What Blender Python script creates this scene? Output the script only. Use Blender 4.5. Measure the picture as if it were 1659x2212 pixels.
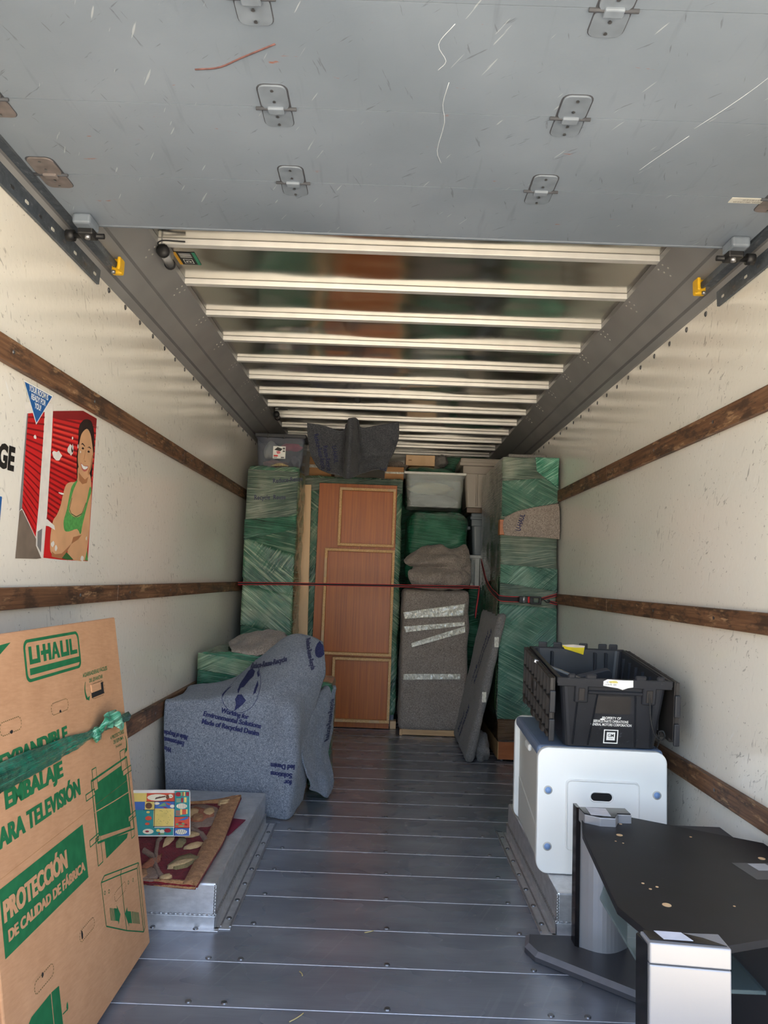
import bpy, bmesh, math, random
from mathutils import Vector, Matrix, noise as mnoise
from mathutils.bvhtree import BVHTree
for _o in list(bpy.data.objects): bpy.data.objects.remove(_o, do_unlink=True)
S = bpy.context.scene
COL = S.collection
R = random.Random(7)

# ------------------------------------------------------------------ camera, light, exposure
cam_d = bpy.data.cameras.new('camera'); cam = bpy.data.objects.new('camera', cam_d); COL.objects.link(cam)
cam_d.sensor_fit = 'VERTICAL'; cam_d.sensor_height = 36.0; cam_d.lens = 1580.0 / 2212.0 * 36.0
cam_d.clip_start = 0.02; cam_d.clip_end = 500
cam.matrix_world = Matrix(((0.999321082, -0.0366628629, 0.0036344620, 0.0),
                           (0.000315167, -0.0901379000, -0.995929244, 0.0),
                           (0.0368412201, 0.995254236, -0.0900651488, 1.25),
                           (0, 0, 0, 1)))
S.camera = cam
S.view_settings.view_transform = 'Standard'
try: S.view_settings.look = 'None'
except Exception: pass
S.view_settings.gamma = 1.0
S.view_settings.use_curve_mapping = False
S.view_settings.exposure = 1.56

w = bpy.data.worlds.new('sky'); S.world = w; w.use_nodes = True
wn = w.node_tree.nodes; wl = w.node_tree.links; wn.clear()
wo = wn.new('ShaderNodeOutputWorld'); wb = wn.new('ShaderNodeBackground'); sk = wn.new('ShaderNodeTexSky')
sk.sky_type = 'NISHITA'; sk.sun_disc = False; sk.sun_elevation = math.radians(50); sk.sun_rotation = math.radians(20)
sk.air_density = 1.0; sk.dust_density = 3.0; sk.ozone_density = 0.6
hz = wn.new('ShaderNodeMix'); hz.data_type = 'RGBA'; hz.inputs[0].default_value = 0.35; hz.inputs[7].default_value = (1.15, 1.08, 0.98, 1)   # bright hazy sky
wl.new(sk.outputs[0], hz.inputs[6]); wl.new(hz.outputs[2], wb.inputs[0]); wl.new(wb.outputs[0], wo.inputs[0])
wb.inputs[1].default_value = 0.55
sun_d = bpy.data.lights.new('sun', 'SUN'); sun_d.energy = 11.0; sun_d.angle = 0.01; sun_d.color = (1, 0.95, 0.86)
sun = bpy.data.objects.new('sun', sun_d); COL.objects.link(sun)
sun.rotation_euler = (math.radians(-40), 0, math.radians(-18)); sun.location = (2, 6, 12)

# ------------------------------------------------------------------ helpers
def lin(c):
    return tuple((x / 12.92 if x <= 0.04045 else ((x + 0.055) / 1.055) ** 2.4) for x in c)
def rgb(r, g, b): return lin((r / 255, g / 255, b / 255))

class NT:
    """tiny node builder"""
    def __init__(s, name):
        s.m = bpy.data.materials.new(name); s.m.use_nodes = True
        s.t = s.m.node_tree; s.n = s.t.nodes; s.l = s.t.links
        s.b = next(x for x in s.n if x.type == 'BSDF_PRINCIPLED')
        s.tc = None
    def coord(s, scale=(1, 1, 1), rot=(0, 0, 0), loc=(0, 0, 0), kind='World'):
        if s.tc is None: s.tc = s.n.new('ShaderNodeTexCoord')
        if kind == 'World':
            if not hasattr(s, 'geo'): s.geo = s.n.new('ShaderNodeNewGeometry')
            src = s.geo.outputs['Position']
        else: src = s.tc.outputs[kind]
        if any(rot):                                   # turn first, stretch afterwards
            r0 = s.n.new('ShaderNodeMapping'); r0.inputs['Rotation'].default_value = rot
            s.l.new(src, r0.inputs[0]); src = r0.outputs[0]
        mp = s.n.new('ShaderNodeMapping'); mp.inputs['Scale'].default_value = scale; mp.inputs['Location'].default_value = loc
        s.l.new(src, mp.inputs[0]); return mp.outputs[0]
    def noise(s, v, scale, detail=2, rough=0.5, dist=0.0):
        x = s.n.new('ShaderNodeTexNoise'); x.inputs['Scale'].default_value = scale
        x.inputs['Detail'].default_value = detail; x.inputs['Roughness'].default_value = rough
        x.inputs['Distortion'].default_value = dist
        s.l.new(v, x.inputs['Vector']); return x.outputs[0]
    def voro(s, v, scale, feature='F1'):
        x = s.n.new('ShaderNodeTexVoronoi'); x.feature = feature; x.inputs['Scale'].default_value = scale
        s.l.new(v, x.inputs['Vector']); return x
    def wave(s, v, scale, dist=2.0, direction='X', detail=2, dscale=1.0):
        x = s.n.new('ShaderNodeTexWave'); x.bands_direction = direction
        x.inputs['Scale'].default_value = scale; x.inputs['Distortion'].default_value = dist
        x.inputs['Detail'].default_value = detail; x.inputs['Detail Scale'].default_value = dscale
        s.l.new(v, x.inputs['Vector']); return x.outputs[1]
    def ramp(s, f, stops, interp='LINEAR'):
        x = s.n.new('ShaderNodeValToRGB'); e = x.color_ramp.elements; x.color_ramp.interpolation = interp
        while len(e) < len(stops): e.new(0.5)
        for i, (p, c) in enumerate(stops):
            e[i].position = p
            c = (c, c, c) if isinstance(c, (int, float)) else c
            e[i].color = (c[0], c[1], c[2], 1)
        s.l.new(f, x.inputs[0]); return x.outputs[0]
    def mix(s, f, a, b, mode='MIX'):
        x = s.n.new('ShaderNodeMix'); x.data_type = 'RGBA'; x.blend_type = mode
        for sock, v in ((x.inputs[0], f), (x.inputs[6], a), (x.inputs[7], b)):
            if isinstance(v, bpy.types.NodeSocket): s.l.new(v, sock)
            elif isinstance(v, (int, float)): sock.default_value = v
            else: sock.default_value = (v[0], v[1], v[2], 1)
        return x.outputs[2]
    def math(s, op, a, b=0.0):
        x = s.n.new('ShaderNodeMath'); x.operation = op
        for sock, v in ((x.inputs[0], a), (x.inputs[1], b)):
            if isinstance(v, bpy.types.NodeSocket): s.l.new(v, sock)
            else: sock.default_value = v
        return x.outputs[0]
    def set(s, **k):
        names = {'col': 'Base Color', 'rough': 'Roughness', 'metal': 'Metallic', 'coat': 'Coat Weight', 'coatr': 'Coat Roughness',
                 'trans': 'Transmission Weight', 'ior': 'IOR', 'alpha': 'Alpha', 'spec': 'Specular IOR Level', 'sheen': 'Sheen Weight', 'normal': 'Normal',
                 'sub': 'Subsurface Weight'}
        for a, v in k.items():
            sock = s.b.inputs[names[a]]
            if isinstance(v, bpy.types.NodeSocket): s.l.new(v, sock)
            elif isinstance(v, (int, float)): sock.default_value = v
            else: sock.default_value = (v[0], v[1], v[2], 1)
        return s
    def bump(s, h, strength=0.3, dist=0.01, prev=None):
        x = s.n.new('ShaderNodeBump'); x.inputs['Strength'].default_value = strength; x.inputs['Distance'].default_value = dist
        s.l.new(h, x.inputs['Height'])
        if prev is not None: s.l.new(prev, x.inputs['Normal'])
        return x.outputs[0]

def plain(name, col, rough=0.5, metal=0.0, grain=0.06, scale=30, spec=None, coat=0):
    t = NT(name); v = t.coord()
    f = t.noise(v, scale, 1, 0.6)
    a = tuple(c * (1 - grain) for c in col); b = tuple(min(1, c * (1 + grain)) for c in col)
    t.set(col=t.ramp(f, [(0.3, a), (0.7, b)]), rough=rough, metal=metal, coat=coat)
    if spec is not None: t.set(spec=spec)
    return t.m

def me_obj(name, me, mat=None, parent=None, smooth=False):
    if mat is not None and len(me.materials) == 0:
        for mm in (mat if isinstance(mat, (list, tuple)) else [mat]): me.materials.append(mm)
    if smooth:
        for p in me.polygons: p.use_smooth = True
    o = bpy.data.objects.new(name, me); COL.objects.link(o)
    if parent is not None:
        o.parent = parent
        o.matrix_parent_inverse = Matrix.Identity(4)
    return o
def pd(name, verts, faces, mat=None, parent=None, smooth=False):
    me = bpy.data.meshes.new(name); me.from_pydata([tuple(v) for v in verts], [], faces); me.update()
    return me_obj(name, me, mat, parent, smooth)
def bm_obj(name, bm, mat=None, parent=None, smooth=False):
    me = bpy.data.meshes.new(name); bm.normal_update(); bm.to_mesh(me); bm.free()
    return me_obj(name, me, mat, parent, smooth)
def empty(name, loc=(0, 0, 0), rz=0.0, rot=None):
    o = bpy.data.objects.new(name, None); COL.objects.link(o); o.location = loc
    o.rotation_euler = rot if rot else (0, 0, rz); o.empty_display_size = 0.1
    return o
def tag(o, label=None, cat=None, group=None, kind=None):
    if label: o['label'] = label
    if cat: o['category'] = cat
    if group: o['group'] = group
    if kind: o['kind'] = kind
    return o
def copy_tree(o, parent=None):
    c = o.copy(); COL.objects.link(c); c.parent = parent
    for ch in list(o.children): copy_tree(ch, c)
    return c

def add_box(bm, x0, x1, y0, y1, z0, z1, bevel=0.0, seg=2, M=None):
    r = bmesh.ops.create_cube(bm, size=1.0)
    vs = r['verts']
    for v in vs:
        v.co = Vector(((x0 + x1) / 2 + v.co.x * (x1 - x0), (y0 + y1) / 2 + v.co.y * (y1 - y0), (z0 + z1) / 2 + v.co.z * (z1 - z0)))
    if bevel > 0:
        es = list({e for v in vs for e in v.link_edges})
        nb = bmesh.ops.bevel(bm, geom=es, offset=bevel, segments=seg, profile=0.5, affect='EDGES')
        vs = list({v for f in nb['faces'] for v in f.verts} | {v for v in vs if v.is_valid})
    if M is not None:
        bmesh.ops.transform(bm, matrix=M, verts=[v for v in vs if v.is_valid])
    return vs
def box(name, x0, x1, y0, y1, z0, z1, mat, parent=None, bevel=0.0, seg=2, smooth=False, M=None):
    bm = bmesh.new(); add_box(bm, x0, x1, y0, y1, z0, z1, bevel, seg, M)
    return bm_obj(name, bm, mat, parent, smooth)
def prism(name, poly, d0, d1, axis, mat, parent=None, bevel=0.0, M=None, smooth=False):
    """poly: 2D points; axis 'x','y','z' is the extrusion axis"""
    def mk(p, d):
        return {'x': (d, p[0], p[1]), 'y': (p[0], d, p[1]), 'z': (p[0], p[1], d)}[axis]
    bm = bmesh.new()
    a = [bm.verts.new(mk(p, d0)) for p in poly]; b = [bm.verts.new(mk(p, d1)) for p in poly]
    n = len(poly)
    bm.faces.new(a); bm.faces.new(list(reversed(b)))
    for i in range(n): bm.faces.new((a[i], b[i], b[(i + 1) % n], a[(i + 1) % n]))
    bmesh.ops.recalc_face_normals(bm, faces=bm.faces)
    if bevel > 0: bmesh.ops.bevel(bm, geom=list(bm.edges), offset=bevel, segments=2, profile=0.5, affect='EDGES')
    if M is not None: bmesh.ops.transform(bm, matrix=M, verts=bm.verts)
    return bm_obj(name, bm, mat, parent, smooth)
def rrect(x0, x1, z0, z1, r, n=6):
    pts = []
    for cx, cz, a0 in ((x1 - r, z1 - r, 0), (x0 + r, z1 - r, 90), (x0 + r, z0 + r, 180), (x1 - r, z0 + r, 270)):
        for i in range(n + 1):
            a = math.radians(a0 + 90 * i / n); pts.append((cx + r * math.cos(a), cz + r * math.sin(a)))
    return pts
def circle(cx, cz, r, n=16): return [(cx + r * math.cos(2 * math.pi * i / n), cz + r * math.sin(2 * math.pi * i / n)) for i in range(n)]
def add_tube(bm, pts, r, n=8, cap=True, flat=None):
    """tube along pts; flat=(w,h,up) gives an elliptical ribbon"""
    pts = [Vector(p) for p in pts]; rings = []
    up = Vector((0, 0, 1))
    for i, p in enumerate(pts):
        d = (pts[min(i + 1, len(pts) - 1)] - pts[max(i - 1, 0)]).normalized()
        u = up if abs(d.dot(up)) < 0.95 else Vector((1, 0, 0))
        a = d.cross(u).normalized(); b = a.cross(d).normalized()
        rr = r[i] if isinstance(r, (list, tuple)) else r
        ring = []
        for k in range(n):
            t = 2 * math.pi * k / n
            if flat: ring.append(bm.verts.new(p + a * (flat[0] * math.cos(t)) + b * (flat[1] * math.sin(t))))
            else: ring.append(bm.verts.new(p + a * (rr * math.cos(t)) + b * (rr * math.sin(t))))
        rings.append(ring)
    for i in range(len(rings) - 1):
        for k in range(n):
            bm.faces.new((rings[i][k], rings[i][(k + 1) % n], rings[i + 1][(k + 1) % n], rings[i + 1][k]))
    if cap:
        bm.faces.new(list(reversed(rings[0]))); bm.faces.new(rings[-1])
def tube(name, pts, r, mat, parent=None, n=8, flat=None, smooth=True):
    bm = bmesh.new(); add_tube(bm, pts, r, n, True, flat)
    bmesh.ops.recalc_face_normals(bm, faces=bm.faces)
    return bm_obj(name, bm, mat, parent, smooth)
def crom(p0, p1, p2, p3, t):
    return 0.5 * ((2 * p1) + (-p0 + p2) * t + (2 * p0 - 5 * p1 + 4 * p2 - p3) * t * t + (-p0 + 3 * p1 - 3 * p2 + p3) * t * t * t)
def spline(pts, n):
    pts = [Vector(p) for p in pts]; m = len(pts) - 1; out = []
    for i in range(n + 1):
        s = i / n * m; k = min(int(s), m - 1); t = s - k
        p0 = pts[k - 1] if k > 0 else 2 * pts[0] - pts[1]
        p3 = pts[k + 2] if k + 2 <= m else 2 * pts[m] - pts[m - 1]
        out.append(crom(p0, pts[k], pts[k + 1], p3, t))
    return out
def patch_pts(ctrl, nu, nv):
    rows = [spline(r, nu) for r in ctrl]
    cols = [spline([rows[j][i] for j in range(len(rows))], nv) for i in range(nu + 1)]
    return [[cols[i][j] for i in range(nu + 1)] for j in range(nv + 1)]
def patch(name, ctrl, nu, nv, mat, parent=None, thick=0.008, wr=0.0, wscale=4.0, seed=0.0, fine=0.0, edge=None):
    """smooth cloth surface through a net of points, with wrinkles and a real thickness"""
    g = patch_pts(ctrl, nu, nv)
    H, W = len(g), len(g[0])
    nor = [[None] * W for _ in range(H)]
    for j in range(H):
        for i in range(W):
            du = g[j][min(i + 1, W - 1)] - g[j][max(i - 1, 0)]; dv = g[min(j + 1, H - 1)][i] - g[max(j - 1, 0)][i]
            nn = du.cross(dv); nor[j][i] = nn.normalized() if nn.length > 1e-9 else Vector((0, -1, 0))
    V = []; F = []
    off = Vector((seed * 3.1, seed * 1.7, seed))
    top = []
    for j in range(H):
        row = []
        for i in range(W):
            p = g[j][i]
            d = wr * (mnoise.noise(p * wscale + off) + 0.5 * mnoise.noise(p * wscale * 2.3 + off)) + fine * mnoise.noise(p * 40 + off)
            row.append(p + nor[j][i] * d)
        top.append(row)
    for j in range(H):
        for i in range(W): V.append(top[j][i])
    base = H * W
    for j in range(H):
        for i in range(W): V.append(top[j][i] - nor[j][i] * thick)
    for j in range(H - 1):
        for i in range(W - 1):
            a = j * W + i; F.append((a, a + 1, a + W + 1, a + W)); b = a + base; F.append((b, b + W, b + W + 1, b + 1))
    def rim(a, b): F.append((a, b, b + base, a + base))
    for i in range(W - 1): rim(i + 1, i); rim((H - 1) * W + i, (H - 1) * W + i + 1)
    for j in range(H - 1): rim(j * W, (j + 1) * W); rim((j + 1) * W + W - 1, j * W + W - 1)
    me = bpy.data.meshes.new(name); me.from_pydata([tuple(v) for v in V], [], F); me.update()
    bm = bmesh.new(); bm.from_mesh(me); bmesh.ops.recalc_face_normals(bm, faces=bm.faces); bm.to_mesh(me); bm.free()
    return me_obj(name, me, mat, parent, True)
def soft_box(name, x0, x1, y0, y1, z0, z1, mat, parent=None, r=0.03, step=0.04, wr=0.006, wscale=6, seed=0, fine=0.0, aniso=None, warp=None):
    """rounded box of many faces with a gently uneven skin: wrapped or padded things"""
    bm = bmesh.new()
    c = Vector(((x0 + x1) / 2, (y0 + y1) / 2, (z0 + z1) / 2)); h = Vector(((x1 - x0) / 2, (y1 - y0) / 2, (z1 - z0) / 2))
    idx = {}
    def vert(p):
        k = (round(p.x, 5), round(p.y, 5), round(p.z, 5))
        if k not in idx: idx[k] = bm.verts.new(p)
        return idx[k]
    nx, ny, nz = (max(3, int(round(2 * q / step))) for q in h)
    N = (nx, ny, nz)
    for ax in range(3):
        a, b = (ax + 1) % 3, (ax + 2) % 3
        for sgn in (-1, 1):
            for i in range(N[a]):
                for j in range(N[b]):
                    q = []
                    for di, dj in ((0, 0), (1, 0), (1, 1), (0, 1)):
                        p = Vector((0, 0, 0)); p[ax] = sgn * h[ax]; p[a] = -h[a] + 2 * h[a] * (i + di) / N[a]; p[b] = -h[b] + 2 * h[b] * (j + dj) / N[b]
                        q.append(vert(p))
                    bm.faces.new(q if sgn > 0 else list(reversed(q)))
    off = Vector((seed * 5.3, seed * 2.1, seed * 1.3))
    for v in bm.verts:
        p = v.co.copy()
        inner = Vector((max(-h.x + r, min(h.x - r, p.x)), max(-h.y + r, min(h.y - r, p.y)), max(-h.z + r, min(h.z - r, p.z))))
        d = p - inner
        n = d.normalized() if d.length > 1e-6 else Vector((0, 0, 1))
        p = inner + n * r
        s = p + c
        q = Vector((s.x * (aniso[0] if aniso else 1), s.y * (aniso[1] if aniso else 1), s.z * (aniso[2] if aniso else 1)))
        p += n * (wr * (mnoise.noise(q * wscale + off) + 0.5 * mnoise.noise(q * wscale * 2.7 + off)) + fine * mnoise.noise(q * wscale * 9 + off))
        v.co = p + c
        if warp: v.co = Vector(warp(v.co))
    return bm_obj(name, bm, mat, parent, True)
def split_islands(name, bm, mat, parent, most=16):
    """one part per separate printed piece; very many small ones stay one part of kind stuff"""
    bmesh.ops.remove_doubles(bm, verts=bm.verts, dist=2e-5)
    seen = set(); isl = []
    bm.verts.ensure_lookup_table()
    for v in bm.verts:
        if v in seen: continue
        st = [v]; seen.add(v); comp = []
        while st:
            q = st.pop(); comp.append(q)
            for e in q.link_edges:
                o = e.other_vert(q)
                if o not in seen: seen.add(o); st.append(o)
        isl.append(comp)
    if len(isl) == 1: return bm_obj(name, bm, mat, parent)
    if len(isl) > most:
        o = bm_obj(name, bm, mat, parent); o['kind'] = 'stuff'; return o
    out = None
    for comp in isl:
        if len(comp) < 3: continue
        ix = {v: i for i, v in enumerate(comp)}
        fs = {f for v in comp for f in v.link_faces}
        out = pd(name, [v.co.copy() for v in comp], [[ix[v] for v in f.verts] for f in fs], mat, parent)
    bm.free()
    return out
def decal(name, polys, to3d, mat, parent=None, thick=0.0006, stag=0.0):
    """flat printed shapes: each poly (2D list) mapped to 3D by to3d(u, v, lift)"""
    bm = bmesh.new()
    for k, poly in enumerate(polys):
        vs = [bm.verts.new(to3d(u, v, thick + stag * k)) for u, v in poly]
        try: bm.faces.new(vs)
        except ValueError: pass
    bm.normal_update(); bmesh.ops.triangulate(bm, faces=bm.faces)
    return split_islands(name, bm, mat, parent)
def smo(poly, n=4):
    """closed outline rounded through its points"""
    m = len(poly); P = [Vector((p[0], p[1], 0)) for p in poly]; out = []
    for i in range(m):
        for k in range(n):
            q = crom(P[i - 1], P[i], P[(i + 1) % m], P[(i + 2) % m], k / n); out.append((q.x, q.y))
    return out
_TXT = {}
def text_geo(s, size=1.0, bold=0.0, sx=1.0, spacing=1.0, align='CENTER', shear=0.0):
    """text as 2D triangles; returns verts (u, v) and faces, font size = size"""
    key = (s, bold, spacing, align)
    if key not in _TXT:
        cu = bpy.data.curves.new('txt', 'FONT'); cu.body = s; cu.align_x = align; cu.align_y = 'CENTER'
        cu.offset = bold; cu.space_character = spacing; cu.resolution_u = 3; cu.fill_mode = 'FRONT'
        o = bpy.data.objects.new('txt', cu); COL.objects.link(o)
        bpy.context.view_layer.update()
        ev = o.evaluated_get(bpy.context.evaluated_depsgraph_get()); me = bpy.data.meshes.new_from_object(ev)
        _TXT[key] = ([tuple(v.co[:2]) for v in me.vertices], [tuple(p.vertices) for p in me.polygons])
        bpy.data.objects.remove(o, do_unlink=True); bpy.data.curves.remove(cu); bpy.data.meshes.remove(me)
    V, F = _TXT[key]
    return [((x + shear * y) * size * sx, y * size) for x, y in V], F
def fit(s, a, b, h, bold=0.03, flip=False):
    """a text line running from point a to b (2D, along its middle), capitals h high"""
    V, F = text_geo('H', 1.0, bold); cap = max(v[1] for v in V) - min(v[1] for v in V)
    size = h / cap; V, F = text_geo(s, size, bold); wdt = max(v[0] for v in V) - min(v[0] for v in V)
    d = (b[0] - a[0], b[1] - a[1]); L = math.hypot(*d)
    return (s, (a[0] + b[0]) / 2, (a[1] + b[1]) / 2, size, bold, L / wdt, math.atan2(d[1], d[0]) + (math.pi if flip else 0))
def text_obj(name, lines, to3d, mat, parent=None, lift=0.0006, sub=0):
    """lines: (string, u, v, size, bold, sx, rot, [align, shear, spacing])"""
    if len(lines) > 1:
        for L in lines: o = text_obj(name, [L], to3d, mat, parent, lift, sub)
        return o
    bm = bmesh.new()
    for L in lines:
        s, u, v, size, bold, sx, rot = L[:7]; align = L[7] if len(L) > 7 else 'CENTER'; shear = L[8] if len(L) > 8 else 0.0
        spc = L[9] if len(L) > 9 else 1.0
        V, F = text_geo(s, size, bold, sx, spc, align, shear); c, q = math.cos(rot), math.sin(rot)
        for kk, sh in enumerate((0, -0.035 * size, 0.035 * size) if (0.0265 <= bold <= 0.035 and size > 0.03) else (0,)):      # heavy lettering
            vs = [bm.verts.new((u + (x + sh) * c - y * q, v + (x + sh) * q + y * c, kk)) for x, y in V]
            for f in F:
                try: bm.faces.new([vs[i] for i in f])
                except ValueError: pass
    if sub:
        bmesh.ops.triangulate(bm, faces=bm.faces)
        for _ in range(4):
            le = [e for e in bm.edges if e.calc_length() > sub]
            if not le: break
            bmesh.ops.subdivide_edges(bm, edges=le, cuts=1); bmesh.ops.triangulate(bm, faces=bm.faces)
    dead = []
    for v in bm.verts:
        p = to3d(v.co.x, v.co.y, lift + 0.0003 * v.co.z)
        if p is None: dead.append(v)
        else: v.co = p
    bmesh.ops.delete(bm, geom=dead, context='VERTS')
    return bm_obj(name, bm, mat, parent)
def bvh_of(o):
    me = o.data; return BVHTree.FromPolygons([v.co.copy() for v in me.vertices], [tuple(p.vertices) for p in me.polygons])
def caster(o, origin, ux, vx, dirn):
    """maps (u, v) on a flat plane to the surface of o along dirn"""
    b = bvh_of(o); origin = Vector(origin); ux = Vector(ux); vx = Vector(vx); dirn = Vector(dirn).normalized()
    def f(u, v, lift):
        p, n, i, d = b.ray_cast(origin + ux * u + vx * v, dirn)
        if p is None: return None
        if n.dot(dirn) > 0: n = -n
        return p + n * lift
    return f
# ------------------------------------------------------------------ materials of the truck
def wall_material(name, c0, c1, seed):
    t = NT(name); v = t.coord(loc=(seed, seed * 2, 0))
    base = t.ramp(t.noise(v, 1.3, 1), [(0.3, c0), (0.7, c1)])
    # scuffs: short dark marks and rubbed patches
    s1 = t.ramp(t.noise(t.coord((1, 8, 30), rot=(0.5, 0, 0), loc=(seed, 0, 0)), 2.2, 2, 0.6), [(0.655, 0.0), (0.71, 1.0)])
    m1 = t.ramp(t.noise(v, 3.0, 2), [(0.52, 0.0), (0.62, 1.0)])
    s2 = t.ramp(t.noise(t.coord((1, 40, 7), rot=(-0.35, 0, 0), loc=(0, seed, 0)), 2.0, 2, 0.5), [(0.67, 0.0), (0.71, 1.0)])
    s3 = t.ramp(t.noise(t.coord((1, 9, 9)), 6, 2, 0.7), [(0.67, 0.0), (0.72, 1.0)])
    f = t.math('MAXIMUM', t.math('MULTIPLY', s1, m1), t.math('MAXIMUM', t.math('MULTIPLY', s2, m1), s3))
    col = t.mix(t.math('MULTIPLY', f, 0.45), base, rgb(84, 76, 68))
    s4 = t.ramp(t.noise(t.coord((1, 5, 45), rot=(0.9, 0, 0), loc=(0, 0, seed)), 2.0, 2, 0.5), [(0.70, 0.0), (0.73, 1.0)])
    col = t.mix(t.math('MULTIPLY', s4, 0.7), col, (0.85, 0.84, 0.8))
    bmp = t.bump(t.noise(t.coord((1, 1, 1)), 40, 1), 0.14, 0.005)
    t.set(col=col, rough=0.13, normal=bmp, spec=0.6)
    return t.m
M_wallL = wall_material('white_wall_panel', rgb(230, 224, 212), rgb(238, 233, 223), 1.0)
M_wallR = wall_material('white_wall_panel_b', rgb(228, 223, 212), rgb(236, 232, 223), 4.0)

def metal_floor():
    t = NT('grey_floor_plank')
    base = t.ramp(t.noise(t.coord((1.0, 3, 1)), 2.0, 3, 0.6), [(0.3, rgb(124, 127, 136)), (0.7, rgb(150, 153, 162))])
    fine = t.ramp(t.noise(t.coord((3, 60, 1)), 3.0, 1), [(0.3, 0.97), (0.7, 1.03)])
    worn = t.ramp(t.noise(t.coord((55, 1.6, 1), rot=(0, 0, 0.42)), 1.0, 1), [(0.68, 0.0), (0.71, 0.10)])
    col = t.mix(worn, t.mix(1.0, base, fine, 'MULTIPLY'), (0.55, 0.55, 0.57))
    t.set(col=col, rough=t.ramp(t.noise(t.coord((1.5, 3, 1)), 2.5, 1), [(0.3, 0.22), (0.75, 0.32)]), metal=0.4)
    return t.m
M_plank = metal_floor()
M_bare = plain('bare_worn_metal', rgb(168, 168, 172), 0.35, 0.8, 0.15, 60)
M_screw = plain('screw_steel', rgb(120, 120, 122), 0.35, 0.8, 0.1, 40)
M_under = plain('dark_gap', rgb(18, 18, 20), 0.9)

def door_mat():
    t = NT('blue_grey_door_paint'); v = t.coord()
    base = t.ramp(t.noise(v, 2.0, 4), [(0.3, rgb(112, 122, 134)), (0.7, rgb(130, 140, 152))])
    st = t.ramp(t.noise(t.coord((14, 1.5, 1)), 2.5, 3), [(0.62, 0.0), (0.75, 1.0)])
    col = t.mix(t.math('MULTIPLY', st, 0.25), base, rgb(80, 84, 92))
    d1 = t.ramp(t.noise(t.coord((5, 40, 1), rot=(0, 0, 0.7)), 2.0, 3, 0.6), [(0.675, 0.0), (0.72, 1.0)])
    d2 = t.ramp(t.noise(t.coord((44, 5, 1), rot=(0, 0, 0.3)), 1.6, 3, 0.6), [(0.68, 0.0), (0.72, 1.0)])
    col = t.mix(t.math('MULTIPLY', t.math('MAXIMUM', d1, d2), 0.45), col, rgb(62, 62, 68))
    wsc = t.ramp(t.noise(t.coord((50, 4, 1), rot=(0, 0, -0.5), loc=(3, 1, 0)), 1.7, 2, 0.5), [(0.715, 0.0), (0.74, 1.0)])
    col = t.mix(t.math('MULTIPLY', wsc, 0.35), col, rgb(205, 208, 212))
    ru = t.ramp(t.noise(t.coord((3, 9, 1), loc=(9, 0, 0)), 2.6, 4, 0.65), [(0.69, 0.0), (0.73, 1.0)])
    col = t.mix(t.math('MULTIPLY', ru, 0.8), col, rgb(140, 84, 62))
    t.set(col=col, rough=0.42, normal=t.bump(t.noise(t.coord((3, 30, 1)), 20, 2), 0.08, 0.003))
    return t.m
M_door = door_mat()
M_hinge = plain('hinge_grey_paint', rgb(112, 121, 132), 0.5, 0.0, 0.12, 25)
M_hinge_dark = plain('hinge_outline_grime', rgb(70, 72, 78), 0.7, 0.0, 0.1)
M_rust = plain('rusty_hinge', rgb(112, 104, 102), 0.6, 0.1, 0.2, 30)
def roof_mat():
    t = NT('thin_aluminium_sheet')
    h = t.noise(t.coord((0.7, 1.6, 1)), 2.2, 1, 0.45)
    t.set(col=rgb(216, 214, 208), rough=0.17, metal=1.0, normal=t.bump(h, 0.35, 0.06))
    return t.m
M_roof = roof_mat()
M_bow = plain('pale_roof_bow', rgb(226, 224, 220), 0.35, 0.25, 0.05, 12)
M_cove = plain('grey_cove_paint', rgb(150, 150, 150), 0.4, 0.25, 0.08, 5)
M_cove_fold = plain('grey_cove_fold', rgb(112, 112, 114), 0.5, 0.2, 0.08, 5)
def galv(name, a, b):
    t = NT(name)
    f = t.noise(t.coord((3, 9, 9)), 4, 4, 0.7); s = t.ramp(t.noise(t.coord((8, 2, 8)), 9, 4, 0.7), [(0.58, 0.0), (0.7, 1.0)])
    t.set(col=t.mix(t.math('MULTIPLY', s, 0.6), t.ramp(f, [(0.3, a), (0.7, b)]), rgb(150, 155, 160)), rough=0.42, metal=0.55)
    return t.m
M_track = galv('galvanised_track', rgb(84, 92, 102), rgb(108, 116, 126))
M_slot = plain('pale_slot', rgb(196, 194, 186), 0.5)
M_yellow = plain('yellow_bumper', rgb(226, 176, 28), 0.45)
M_black = plain('black_rubber', rgb(28, 28, 30), 0.5)
def wood_rail():
    t = NT('worn_wood_rail')
    g = t.noise(t.coord((30, 1.0, 30)), 3.0, 5, 0.65)
    base = t.ramp(g, [(0.25, rgb(72, 48, 34)), (0.5, rgb(112, 78, 54)), (0.75, rgb(148, 110, 80))])
    d = t.ramp(t.noise(t.coord((6, 2.2, 6)), 3.0, 5, 0.7), [(0.49, 0.0), (0.60, 1.0)])
    col = t.mix(t.math('MULTIPLY', d, 0.75), base, rgb(50, 37, 30))
    l = t.ramp(t.noise(t.coord((9, 2.0, 9), loc=(4, 4, 4)), 3.5, 5, 0.7), [(0.57, 0.0), (0.66, 1.0)])
    col = t.mix(t.math('MULTIPLY', l, 0.7), col, rgb(188, 150, 112))
    t.set(col=col, rough=0.55, normal=t.bump(g, 0.4, 0.004))
    return t.m
M_rail = wood_rail()

# ------------------------------------------------------------------ the truck body
XL, XR = -1.15, 1.25; Y0, Y1 = 0.75, 7.95; ZT = 2.60; ZW = 2.38
gr = NT('concrete_ground')
gr.set(col=gr.ramp(gr.noise(gr.coord(), 1.5, 5), [(0.3, rgb(188, 177, 156)), (0.7, rgb(206, 195, 174))]), rough=0.9)
tag(box('ground', -40, 40, -60, 40, -1.02, -0.95, gr.m), kind='structure')

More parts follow.
